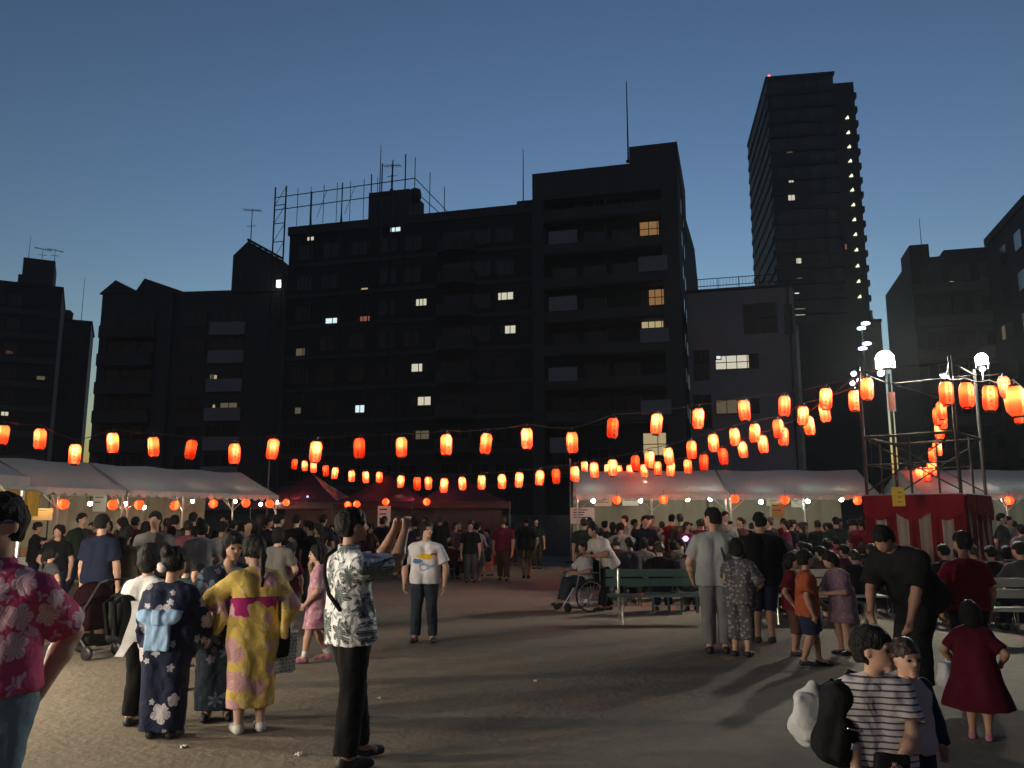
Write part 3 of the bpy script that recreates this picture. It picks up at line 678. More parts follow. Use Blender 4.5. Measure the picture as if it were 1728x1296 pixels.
for a, b in zip(ring, ring[1:]+ring[:1]):
    A = TC+(TP[a]-TC)*OUT; B = TC+(TP[b]-TC)*OUT; dv = B-A; Ln = np.linalg.norm(dv); dv /= Ln; nv = np.array([dv[1], -dv[0]])
    ns = 9; n = 90; c = MB(); nz_ = 8
    def q(i, j):
        s = i/n*Ln; z = 2.1-(2.05*j/nz_); w = .035*math.sin(i*.9+j*.25)+.02*math.sin(i*.37+1.3*j)
        pz = A+dv*s+nv*w*(.35+j/nz_); return lo(pz, z)
    for i in range(n):
        mi = int(i/n*ns) % 2
        for j in range(nz_): c.quad(q(i, j), q(i, j+1), q(i+1, j+1), q(i+1, j), mi=mi)
    c.build('curtain', [CUR_R, CUR_W], YG, True)
    sw = MB()
    for i in range(40):
        f = lambda t: .34+.16*math.sin(math.pi*((t*3) % 1 if t < 1 else 1))
        t0, t1 = i/40, (i+1)/40
        p_ = lambda t, z, o: lo(A+dv*t*Ln+nv*(o+.05+.02*math.sin(t*37)), z)
        sw.quad(p_(t0, 2.12, 0), p_(t0, 2.12-f(t0), .03), p_(t1, 2.12-f(min(t1, .9999)), .03), p_(t1, 2.12, 0))
    sw.build('swag', CUR_R, YG, True)
    MB().tube([lo(A, 2.12), lo(B, 2.12)], .02, 6).build('curtain_rail', STEEL, YG)
def flood(pos, label, power, r=.15, aim=(0,0)):
    e = empty('floodlamp', pos, math.atan2(aim[1], aim[0]), label, 'floodlight')
    # added half-round shade behind the globe, keeps its light off the rear tents
    sh = MB(); sh.lathe([(max(.01, r*1.12*math.sin(math.pi*i/16)), r*1.12*math.cos(math.pi*i/16)) for i in range(0, 9)][::-1], 18, cap=False)
    sh.lathe([(max(.012, r*1.16*math.sin(math.pi*i/16)), r*1.16*math.cos(math.pi*i/16)) for i in range(0, 9)], 18, cap=False)
    tag(sh.build('added_rear_shade', mat('lamp_shade_grey', (.08,.08,.08), .6), e, True, rot=(0, rad(-68), 0)), kind='stuff')
    link('lamp_globe', sphere_mesh('flood_globe', r, 20, 12), e, emit_mat('flood_glare_%d' % power, (.97, 1, .86), power))
    MB().lathe([(.02,-r*1.02),(r*.85,-r*1.1),(r*.9,-r*1.2),(.03,-r*1.3)], 16).build('post_shade_dish', mat('lamp_shade_grey', (.08,.08,.08), .6), e)  # added dish, stops the globe from lighting its own post
    MB().tube([(0,0,-.45),(0,0,-r*1.25)], .02, 6).build('bracket', STEEL, e)
    MB().tube([(0,-r*1.1,0),(0,-r*1.1,-.2),(0,0,-.25),(0,r*1.1,-.2),(0,r*1.1,0)], .012, 6).build('yoke', STEEL, e)
    return e
fp = at_Y(1493, 606, 18.45); flood(tuple(fp), 'brightest round floodlamp on the rear post of the festival tower', FLOOD1, .175, (-.35,-.94))
fp2 = at_Y(1656, 606, 17.5); flood(tuple(fp2), 'smaller round floodlamp on the right post of the festival tower', FLOOD2, .115, (-.1,-.99))
MB().tube([lo(TP['back'], TOPZ), lo(TP['back'], fp[2]-.3)], .03, 8).build('post_extension', TIMB, YG); MB().tube([lo(TP['right'], TOPZ), lo(TP['right'], fp2[2]-.28)], .03, 8).build('post_extension', TIMB, YG)
def led(u, v, Y, label, n=1, tilt=.3, s=.09):
    p = at_Y(u, v, Y); e = empty('led_spotlight', p, 0, label, 'spotlight')
    MB().lathe([(s*.5,-.03),(s,-.02),(s,.05),(s*.6,.08)], 12).build('housing', BLACKP, e, rot=(rad(-60), tilt, 0))
    MB().lathe([(.001,-.042),(s*.92,-.036),(s*.92,-.028)], 12).build('lens', LED, e, rot=(rad(-60), tilt, 0))
    MB().tube([(0,0,.0),(0,.06,.14)], .012, 5).build('bracket', BLACKP, e)
    return e
led(1440, 630, 17.2, 'upper one of the cool spotlights at the top left of the tower', s=0.061); led(1449, 641, 17.2, 'middle cool spotlight clipped to the top left of the tower', s=0.050); led(1438, 646, 17.2, 'lowest cool spotlight left of the tower top', s=0.055)
led(1486, 629, 17.9, 'cool spotlight under the brightest floodlamp', s=0.083); led(1592, 634, 16.2, 'left one of two cool spotlights on the near tower post', s=0.055); led(1603, 636, 16.2, 'right one of two cool spotlights on the near tower post', s=0.055); led(1657, 622, 17.5, 'cool spotlight below the smaller floodlamp', s=0.066)
b = MB(); b.tube([at_Y(1440, 628, 17.25), at_Y(1462, 640, 17.2), tp('left')], .012, 5); tag(b.build('spotlight_bar', STEEL), 'thin bar carrying the cool spotlights beside the tower', 'bar')
lp = at_Y(1456, 570, 34); LPx = empty('street_lamp', (lp[0], lp[1], 0), 0, 'tall lamp post with two pairs of cool lamp heads between the office and the tower', 'street lamp')
zt = at_Y(1456, 545, 34)[2]
MB().tube([(0,0,0),(0,0,zt+.1)], .07, 8, r2=.045).build('pole', BLACKST, LPx)
for (u, v) in ((1459,547),(1452,555),(1461,581),(1454,589)):
    p = at_Y(u, v, 34); x, z = p[0]-lp[0], p[2]
    MB().tube([(0,0,z-.1),(x,-.1,z)], .025, 5).build('arm', BLACKST, LPx)
    MB().lathe([(.02,-.05),(.17,-.03),(.17,.03),(.08,.07)], 12, (x, -.1, z)).build('lamp_head', LED, LPx)
yb = at_Y(1516, 838, 15.9); sb = empty('yellow_sign_box', (yb[0], yb[1], yb[2]-.16), rad(-20), 'small yellow notice hung on the tower curtain', 'sign')
part_box('board', (-.11,-.03,-.02), (.11,.0,.34), mat('yellow_board', (.62,.46,.06), .6), sb)
for i in range(3): part_box('lettering', (-.012+random.uniform(-.02,.02),-.034,.05+i*.09), (.05,-.0305,.065+i*.09), INK, sb)
MB().tube([(-.09,0,.34),(0,.1,.5),(.09,0,.34)], .006, 4).build('string', WIRE, sb)
# box speaker + cable bundle on the rear post
part_box('fuse_box', tuple(np.array(lo(TP['back'], 4.15))-.09), tuple(np.array(lo(TP['back'], 4.5))+np.array([.07,-.06,0])), mat('dull_pink_box', (.4,.22,.18), .6), YG)

# ================================================================ tents
def canvas(name, col, tr=.45):
    m = bpy.data.materials.new(name); m.use_nodes = True; N = m.node_tree.nodes; L = m.node_tree.links; b = N['Principled BSDF']
    tc = N.new('ShaderNodeTexCoord'); n = N.new('ShaderNodeTexNoise'); n.inputs['Scale'].default_value = 1.6; n.inputs['Detail'].default_value = 5; L.new(tc.outputs['Object'], n.inputs['Vector'])
    mx = N.new('ShaderNodeMix'); mx.data_type = 'RGBA'; mx.inputs[6].default_value = (*[c*.8 for c in col], 1); mx.inputs[7].default_value = (*col, 1); L.new(n.outputs['Fac'], mx.inputs[0])
    L.new(mx.outputs[2], b.inputs['Base Color']); b.inputs['Roughness'].default_value = .6
    t = N.new('ShaderNodeBsdfTranslucent'); L.new(mx.outputs[2], t.inputs[0])
    ms = N.new('ShaderNodeMixShader'); ms.inputs[0].default_value = tr; L.new(b.outputs[0], ms.inputs[1]); L.new(t.outputs[0], ms.inputs[2])
    bp = N.new('ShaderNodeBump'); bp.inputs['Strength'].default_value = .4; bp.inputs['Distance'].default_value = .06; L.new(n.outputs['Fac'], bp.inputs['Height']); L.new(bp.outputs[0], b.inputs['Normal']); L.new(bp.outputs[0], t.inputs['Normal'])
    L.new(ms.outputs[0], N['Material Output'].inputs[0]); return m
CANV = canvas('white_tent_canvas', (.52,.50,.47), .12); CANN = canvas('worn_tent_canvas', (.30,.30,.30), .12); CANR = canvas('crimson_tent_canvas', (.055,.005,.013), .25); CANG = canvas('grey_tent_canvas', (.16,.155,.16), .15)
BACKW = canvas('tent_back_sheet', (.30,.26,.20), .2)
TUBE = mat('tent_tube', (.5,.49,.47), .35, metal=.6)
TABLE = mat('table_top', (.55,.5,.42), .6); CLOTHW = cloth('white_table_cloth', (.6,.57,.5)); CLOTHR = cloth('red_table_cloth', (.45,.05,.05)); CRATE = mat('yellow_crate', (.55,.42,.12), .6)
STALL = emit_mat('stall_bulb', (1, .80, .50), STALL_S); STALLC = emit_mat('stall_bulb_cool', (.80, 1, .88), STALL_S*1.2)
BULBM = sphere_mesh('bulb', .055, 10, 6)
def bulb(pos, label, m=None, hang=.3, group='bare bulbs under the stall tents', s=1.0):
    e = empty('bare_bulb', pos, 0, label, 'bulb', group)
    link('glass', BULBM, e, m or STALL).scale = (s,)*3
    MB().lathe([(.02,.045),(.024,.1),(.01,.13)], 8).build('socket', BLACKP, e); MB().tube([(0,0,.12),(0,0,.13+hang)], .006, 4).build('cord', BLACKP, e)
    return e
RSK = bpy.data.materials['red_lantern_skin']
def round_lantern(pos, label, s=1.0):
    r = .128*s; e = empty('round_lantern', pos, random.uniform(0, 3), label, 'lantern', 'round red lanterns along the stall eaves')
    b = MB(); b.lathe([(max(.03, r*math.sin(math.pi*i/14))*(1+.012*(-1)**i), r*-math.cos(math.pi*i/14)) for i in range(15)], 18, cap=False); b.build('lantern_skin', RSK, e, True)
    MB().lathe([(.03,.10),(.035,.105),(.035,.14),(.02,.145)], 10).build('rim', BLACKP, e)
    MB().lathe([(.004,-.04),(.028,-.02),(.03,.02),(.01,.06)], 8).build('bulb', emit_mat('round_lantern_bulb', (1,.6,.28), 70), e)
    MB().tube([(0,0,.15),(0,0,.30)], .005, 4).build('cord', BLACKP, e)
    return e
def tent(A, B, depth, ze, zr, label, name='stall_tent', canv=CANV, bays=2, back=True, side=1, sag=.03):
    """ridge tent whose front eave runs A->B (left to right seen from the field); local x along, y back"""
    A = np.array(A, float); B = np.array(B, float); v = B-A; Ln = np.linalg.norm(v); ang = math.atan2(v[1], v[0])
    e = empty(name, (A[0], A[1], 0), ang, label, 'tent')
    r = MB(); n = 24*bays; nz_ = 8
    def pt(i, j, k):
        s = i/n*Ln; t = j/nz_; y = depth/2*t if k == 0 else depth-depth/2*t
        z = ze+(zr-ze)*t-sag*math.sin(math.pi*t)*2*(1-.5*math.cos(2*math.pi*i/n*bays))-.02*(1-math.cos(2*math.pi*i/n*bays))*t
        return (s, y, z)
    for k in (0, 1):
        for i in range(n):
            for j in range(nz_):
                q = (pt(i,j,k), pt(i+1,j,k), pt(i+1,j+1,k), pt(i,j+1,k)); r.quad(*(q if k == 0 else q[::-1]))
    r.build('roof_canvas', canv, e, True)
    for x in (0, Ln):
        b = MB(); b.quad((x,0,ze),(x,depth/2,zr-.0),(x,depth,ze)); b.build('gable_canvas', canv, e)
    m = int(Ln/.28); w = Ln/m
    for yy in (-.015, depth+.015):
        val = MB()
        for i in range(m):
            for k in range(6):
                f = lambda t: .10+.075*math.sin(math.pi*t)
                t0, t1 = k/6, (k+1)/6
                val.quad((i*w+t0*w, yy, ze+.01), (i*w+t1*w, yy, ze+.01), (i*w+t1*w, yy-.01*math.sin(9*t1), ze-f(t1)), (i*w+t0*w, yy-.01*math.sin(9*t0), ze-f(t0)))
        val.build('valance', canv, e, True)
    for i in range(bays+1):
        x = min(max(i*Ln/bays, .04), Ln-.04)
        for y in (.05, depth-.05): MB().tube([(x,y,0),(x,y,ze-.05)], .026, 8).build('leg', TUBE, e)
        MB().tube([(x,.05,ze-.06),(x,depth/2,zr-.12),(x,depth-.05,ze-.06)], .02, 6).build('rafter', TUBE, e)
        MB().tube([(x,.05,ze-.55),(x,.5,ze+.08)], .014, 5).build('strut', TUBE, e)
        MB().tube([(x,.05,ze-.06),(x,depth-.05,ze-.06)], .016, 6).build('tie_bar', TUBE, e)
        if i < bays:
            for sgn, xx in ((1, x), (-1, x+Ln/bays)): MB().tube([(xx,.05,ze-.5),(xx+sgn*.5,.05,ze-.08)], .014, 5).build('strut', TUBE, e)
    for y in (.05, depth-.05): MB().tube([(.04,y,ze-.05),(Ln-.04,y,ze-.05)], .02, 6).build('eave_bar', TUBE, e)
    MB().tube([(.04,depth/2,zr-.1),(Ln-.04,depth/2,zr-.1)], .02, 6).build('ridge_bar', TUBE, e)
    if back:
        b = MB(); k = int(Ln*6)
        for i in range(k):
            f = lambda i: (i/k*Ln, depth-.12+.03*math.sin(i*1.7), 0)
            p, q = f(i), f(i+1); b.quad((p[0],p[1],.05),(q[0],q[1],.05),(q[0],q[1],ze-.08),(p[0],p[1],ze-.08))
        b.build('back_sheet', BACKW, e, True)
    return e
def stall_table(tentE, x0, x1, y, label, cl=None, goods=3):
    M4 = Matrix.Translation(tentE.location) @ tentE.rotation_euler.to_matrix().to_4x4()
    p = M4 @ Vector((x0, y, 0)); e = empty('stall_table', p, tentE.rotation_euler[2], label, 'table'); L_ = x1-x0
    part_box('table_top', (0,0,.71), (L_,.6,.74), TABLE, e)
    for x in (.05, L_-.05):
        for yy in (.05, .55): MB().tube([(x,yy,0),(x,yy,.71)], .018, 6).build('leg', TUBE, e)
    c = MB(); k = int(L_*14)
    for i in range(k):
        f = lambda i: (i/k*L_, -.02+.015*math.sin(i*1.1))
        a, b = f(i), f(i+1); c.quad((a[0],a[1]-.02,.12),(b[0],b[1]-.02,.12),(b[0],b[1],.745),(a[0],a[1],.745))
    c.build('table_cloth', cl or CLOTHW, e, True)
    for i in range(goods):
        g_ = M4 @ Vector((x0+.15+i*(L_-.5)/max(1, goods), y+.1, .742)); h = random.uniform(.16, .3); w = random.uniform(.25, .38)
        col = random.choice([CRATE, mat('white_foam_box', (.6,.6,.58), .7), mat('brown_carton', (.35,.22,.11), .8), mat('blue_cooler', (.06,.15,.35), .5)])
        be = empty('goods_box', g_, tentE.rotation_euler[2], f'{col.name.replace("_"," ")}, {ORD[i]} along the {label}', 'box')
        b = MB(); t = .02
        b.box((0,0,0),(w,.3,t)); b.box((0,0,t),(t,.3,h)); b.box((w-t,0,t),(w,.3,h)); b.box((t,0,t),(w-t,t,h)); b.box((t,.3-t,t),(w-t,.3,h)); b.build('box_body', col, be)
        part_box('lid', (-.01,-.01,h+.001), (w+.01,.31,h+.03), col, be)
    return e
# left white tents: front eave from far right end E going left and nearer
EZ, RZ = 2.42, 3.22
Er = at_Y(470, 838, 27); dv = np.array([-11.6, 20.0])-Er[:2]; dv /= np.linalg.norm(dv)
Ls = Er[:2]+dv*5.4; Lq = Ls+dv*5.5
tL1 = tent(Ls, Er[:2], 3.6, EZ, RZ, 'white stall tent at the left, the further one with the sloping right end', bays=3)
tL2 = tent(Lq, Ls+dv*.08, 3.6, EZ, RZ, 'white stall tent at the left, the nearer one behind the man in pink', bays=3)
# right white tents
r0 = at_Y(972, 836, 26); r1 = at_Y(1228, 836, 25.8); r2 = at_Y(1485, 836, 25.6); r3 = at_Y(1560, 838, 25.6); r4 = at_Y(1840, 836, 25.4)
tR1 = tent(r0[:2], r1[:2], 3.6, EZ, 3.28, 'long white stall tent right of the dark gap, its left half', bays=2)
tR2 = tent(r1[:2]+np.array([.06,0]), r2[:2], 3.6, EZ, 3.28, 'white stall tent behind the left side of the tower', bays=2)
tR3 = tent(r3[:2], r4[:2], 3.6, EZ, 3.28, 'white stall tent behind the right side of the tower', bays=2)
# near left tents running past the camera on the left: the pole of its corner shows at the left edge
n1 = at_Y(50, 808, 11.0)
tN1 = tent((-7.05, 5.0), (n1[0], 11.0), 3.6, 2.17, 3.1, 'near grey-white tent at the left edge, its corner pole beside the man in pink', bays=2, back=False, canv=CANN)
tN2 = tent((-7.6, -1.0), (-7.1, 4.9), 3.6, 2.17, 3.1, 'added stall tent on the left beside the photographer, out of the picture', bays=2, back=False, canv=CANN)  # unseen tent, added to carry the bulbs that light the foreground
ys = empty('hanging_banner', (n1[0]-.35, 11.25, 2.0), rad(80), 'small ochre cloth banner under the near left tent corner', 'banner')
b = MB()
for i in range(8): b.quad((-.5+i*.12, .02*math.sin(i*1.4), .02), (-.5+(i+1)*.12, .02*math.sin((i+1)*1.4), .02), (-.5+(i+1)*.12, .03*math.sin((i+1)*1.4), -.33), (-.5+i*.12, .03*math.sin(i*1.4), -.33))
b.build('cloth', cloth('ochre_cloth', (.42,.24,.04)), ys, True); MB().tube([(-.52,0,.03),(.5,0,.03)], .012, 6).build('rod', TUBE, ys)
# crimson pop-up tents in the middle
def popup(u, Y, w, label, cA=CANR, cB=CANG, vpk=800):
    p = at_Y(u, 880, Y); zp = at_Y(u, vpk, Y+1.4)[2]; ez = 2.25
    e = empty('popup_tent', (p[0], p[1]+w/2, 0), random.uniform(-.12,.12), label, 'tent', 'crimson pop-up tents in the middle distance'); h = w/2
    cs = [(-h,-h),(h,-h),(h,h),(-h,h)]
    for i in range(4):
        a, b2 = cs[i], cs[(i+1) % 4]; m = MB(); n = 10
        P = lambda s, t: ((a[0]+(b2[0]-a[0])*s)*(1-t), (a[1]+(b2[1]-a[1])*s)*(1-t), ez+(zp-ez)*(t**1.25)-.06*math.sin(math.pi*s)*(1-t))
        for k in range(n):
            for j in range(n): m.quad(P(k/n, j/n), P((k+1)/n, j/n), P((k+1)/n, (j+1)/n*.999), P(k/n, (j+1)/n*.999))
        m.build('roof_panel', cA if i != 1 else cB, e, True)
        m = MB(); m.quad((*a, ez), (*a, ez-.22), (*b2, ez-.22), (*b2, ez)); m.build('valance', cA, e)
        MB().tube([(*a, 0), (*a, ez)], .025, 6).build('leg', BLACKST, e)
        MB().tube([(*a, ez-.06), (*b2, ez-.06)], .016, 5).build('truss', BLACKST, e)
        if i == 2: mm = MB(); mm.quad((*a, .05), (*b2, .05), (*b2, ez-.2), (*a, ez-.2)); mm.build('back_sheet', cloth('dark_back_sheet', (.10,.05,.05)), e)
    return e
pu = [popup(505, 29, 3.2, 'crimson pop-up tent just right of the left white tent', vpk=798), popup(640, 28, 3.4, 'crimson pop-up tent behind the head of the man taking a photo', vpk=800), popup(770, 27.5, 3.2, 'crimson pop-up tent furthest right of the three, left of the dark gap', vpk=802)]
# tables
for t_, nm in ((tL1, 'far left tent'), (tL2, 'near left tent'), (tR1, 'right tent'), (tR2, 'tent left of the tower'), (tR3, 'tent right of the tower')):
    Lx = 5.3 if t_ in (tL1, tL2) else 4.6
    for i in range(2): stall_table(t_, .3+i*(Lx/2), .1+(i+1)*(Lx/2)-.2, .45, f'{"left" if i == 0 else "right"} counter of the {nm}', CLOTHW if (i+len(nm)) % 2 else CLOTHR)
for k, e in enumerate(pu): stall_table(e, -1.1, 1.1, -1.3, f'counter under the {["left","middle","right"][k]} crimson tent', CLOTHR, 2)
# round lanterns and bulbs under the eaves (measured, hung just in front of or inside the eave line)
def on_line(A, B, u, v):
    A = np.array(A); B = np.array(B); dvv = (B-A)/np.linalg.norm(B-A); nn = np.array([-dvv[1], dvv[0]]); r_ = ray(u, v); t = A.dot(nn)/r_[:2].dot(nn); return np.array([0,0,CH])+r_*t
off = lambda A, B, d: ((np.array(A)+np.array([-(B-A)[1], (B-A)[0]])/np.linalg.norm(B-A)*d), (np.array(B)+np.array([-(B-A)[1], (B-A)[0]])/np.linalg.norm(B-A)*d))
Al, Bl = off(Lq, Er[:2], -.12)
for i, (u, v, s) in enumerate(((107,851,1),(190,852,1),(235,852,1),(295,853,1),(360,850,1),(415,849,1),(455,850,1))):
    round_lantern(on_line(Al, Bl, u, v), f'round red lantern under the left white tents, {ORD[i]} from the left', s)
Ar, Br = off(r0[:2], r2[:2], -.12)
for i, (u, v) in enumerate(((1041,844),(1120,843),(1240,842),(1325,844),(1447,845))): round_lantern(on_line(Ar, Br, u, v), f'round orange lantern under the right tent, {ORD[i]} from the left')
round_lantern(on_line(*off(r3[:2], r4[:2], -.12), 1703, 845), 'round orange lantern right of the tower, by the right edge')
for i, (u, v, Y) in enumerate(((483,848,28.8),(587,852,27.8),(602,851,27.9),(651,847,27.8),(720,847,27.2))): round_lantern(at_Y(u, v, Y), f'small round lantern before the crimson tents, {ORD[i]} from the left', .9)
Ai, Bi = off(Lq, Er[:2], .9)
for i, (u, v) in enumerate(((60,846),(152,850),(213,850),(243,856),(325,846),(397,846),(440,851))): bulb(on_line(Ai, Bi, u, v), f'bare bulb inside the left white tents, {ORD[i]} from the left', STALL if i != 3 else STALLC)
Ai, Bi = off(r0[:2], r2[:2], .7)
for i, (u, v) in enumerate(((1001,845),(1081,845),(1160,843),(1199,842),(1284,847),(1363,846),(1420,843))): bulb(on_line(Ai, Bi, u, v), f'bare bulb inside the right white tents, {ORD[i]} from the left', STALLC if i in (0,3,4,5) else STALL, s=1.15)
for i, (u, v) in enumerate(((1613,844),(1668,841),(1745,842))): bulb(on_line(*off(r3[:2], r4[:2], .7), u, v), f'bare bulb behind the tower, {ORD[i]} from the left', STALLC, s=1.2)
for i, (u, v, Y) in enumerate(((467,847,29),(500,846,29.5),(518,848,29.6),(627,849,28.6),(694,848,28.4),(745,845,28.4))): bulb(at_Y(u, v, Y), f'small bulb under the crimson tents, {ORD[i]} from the left', STALLC if i > 3 else STALL, s=.85, hang=.15)
bulb(at_Y(519, 838, 28.4), 'tiny blue lamp on the left crimson tent', emit_mat('blue_led', (.1,.2,1), 14), .1, s=.5)
for i, (u, v) in enumerate(((733,844),(745,843))): bulb(at_Y(u, v, 28.2), f'tiny green lamp under the right crimson tent, {["left","right"][i]} one', emit_mat('green_led', (.4,1,.35), 3), .1, s=.9)
# added bulbs beside the camera, put in to brighten the foreground people
for i, (x, y) in enumerate(((-7.1,7.6),(-7.3,5.6),(-7.6,3.4),(-7.8,1.6),(-7.95,-.2))):
    bulb((x, y, 1.93), f'added fill bulb along the near left tents, {ORD[i]} from the far end', emit_mat('near_fill_bulb', (1, .88, .70), NEAR_S), .2, s=1.7)
# lit white price board, boards in stalls
def board(u, v, Y, w, h, label, m, marks=4, rz=0):
    p = at_Y(u, v, Y); e = empty('menu_board', (p[0], p[1], p[2]-h/2), rz, label, 'sign')
    part_box('panel', (-w/2,0,0), (w/2,.03,h), m, e); MB().tube([(-w/2,0.015,h),(0,.015,h+.22),(w/2,.015,h)], .006, 4).build('cord', WIRE, e)
    for i in range(marks): part_box('lettering', (-w*.38, -.004, h*(.82-i*.6/marks)), (-w*.38+w*random.uniform(.4,.75), -.001, h*(.82-i*.6/marks)+h*.055), INK, e)
PAPER = mat('white_paper_board', (.62,.6,.55), .8, noise=.08)
board(983, 870, 26.2, .75, .5, 'white paper menu hung at the left end of the right tent', PAPER); board(1018, 846, 28.8, .6, .32, 'pink paper notice under the right tent eave', mat('pink_paper', (.6,.38,.33), .8)); board(1064, 845, 28.8, .55, .34, 'white notice between two bulbs under the right tent', PAPER, 2)
board(1308, 846, 28.8, .6, .3, 'pale notice under the tent left of the tower', mat('cream_paper', (.6,.5,.38), .8), 2); board(1345, 846, 28.8, .4, .4, 'white notice beside the cool bulb left of the tower', PAPER, 2); board(1312, 862, 25.9, .4, .45, 'olive cloth sign before the tent left of the tower', mat('olive_cloth', (.35,.36,.18), .9), 2)
board(648, 873, 27.9, .42, .75, 'bright striped fringe sign beside the photographed man\'s face', mat('white_fringe', (.75,.72,.66), .8, noise=.05), 3)
board(72, 868, 21.5, .5, .3, 'tan cardboard sign beside the near tent pole', mat('tan_card', (.5,.32,.14), .8), 1); board(168, 849, 25, .4, .5, 'white notice under the left tent between two lanterns', PAPER, 2)

# ================================================================ benches
GREEN = mat('green_bench_slat', (.075,.13,.11), .35, noise=.2, nscale=5, spec=.5); BENM = mat('bench_metal_slat', (.5,.5,.42), .28, metal=.35, noise=.2, spec=.5)
def bench(u, v, L_, rz, label, m=GREEN, backrest=True, Y=None):
    p = ground(u, v) if Y is None else at_Y(u, 900, Y)
    e = empty('bench', (p[0], p[1], 0), rz, label, 'bench', 'rows of benches at the right')
    for i in range(3): part_box('seat_slat', (-L_/2, -.20+i*.135, .42), (L_/2, -.20+i*.135+.12, .45), m, e)
    if backrest:
        for i in range(2): part_box('back_slat', (-L_/2, .235, .56+i*.15), (L_/2, .262, .56+i*.15+.12), m, e)
    for x in (-L_/2+.2, L_/2-.2):
        f = MB(); f.tube([(x,-.18,0),(x,-.16,.41),(x,.2,.41),(x,.24,.82) if backrest else (x,.21,.41)], .02, 6); f.tube([(x,.25,0),(x,.2,.41)], .02, 6); f.tube([(x,-.17,.15),(x,.23,.15)], .012, 5); f.build('leg_frame', BENM, e)
    return e
bench(1120, 1052, 1.75, rad(2), 'green slatted bench with a back, nearest one between the wheelchair and the man in white')
bench(1110, 1012, 1.8, rad(1), 'green slatted bench directly behind the nearest green bench')
bench(1390, 1052, 1.9, rad(-3), 'slatted bench behind the boy in the orange shirt', BENM); bench(1440, 1020, 1.9, rad(-2), 'slatted bench behind the girl in lavender', BENM); bench(1450, 990, 1.9, rad(-2), 'slatted bench in the third row left of the stooping man', BENM)
bench(1450, 965, 1.9, 0, 'slatted bench in the fourth row left of the stooping man', BENM)
for i, (v, u) in enumerate(((1085,1735),(1052,1715),(1022,1715),(992,1700),(968,1690))): bench(u, v, 1.9, rad(-4), f'slatted bench at the right edge, {ORD[i]} row from the front', BENM)
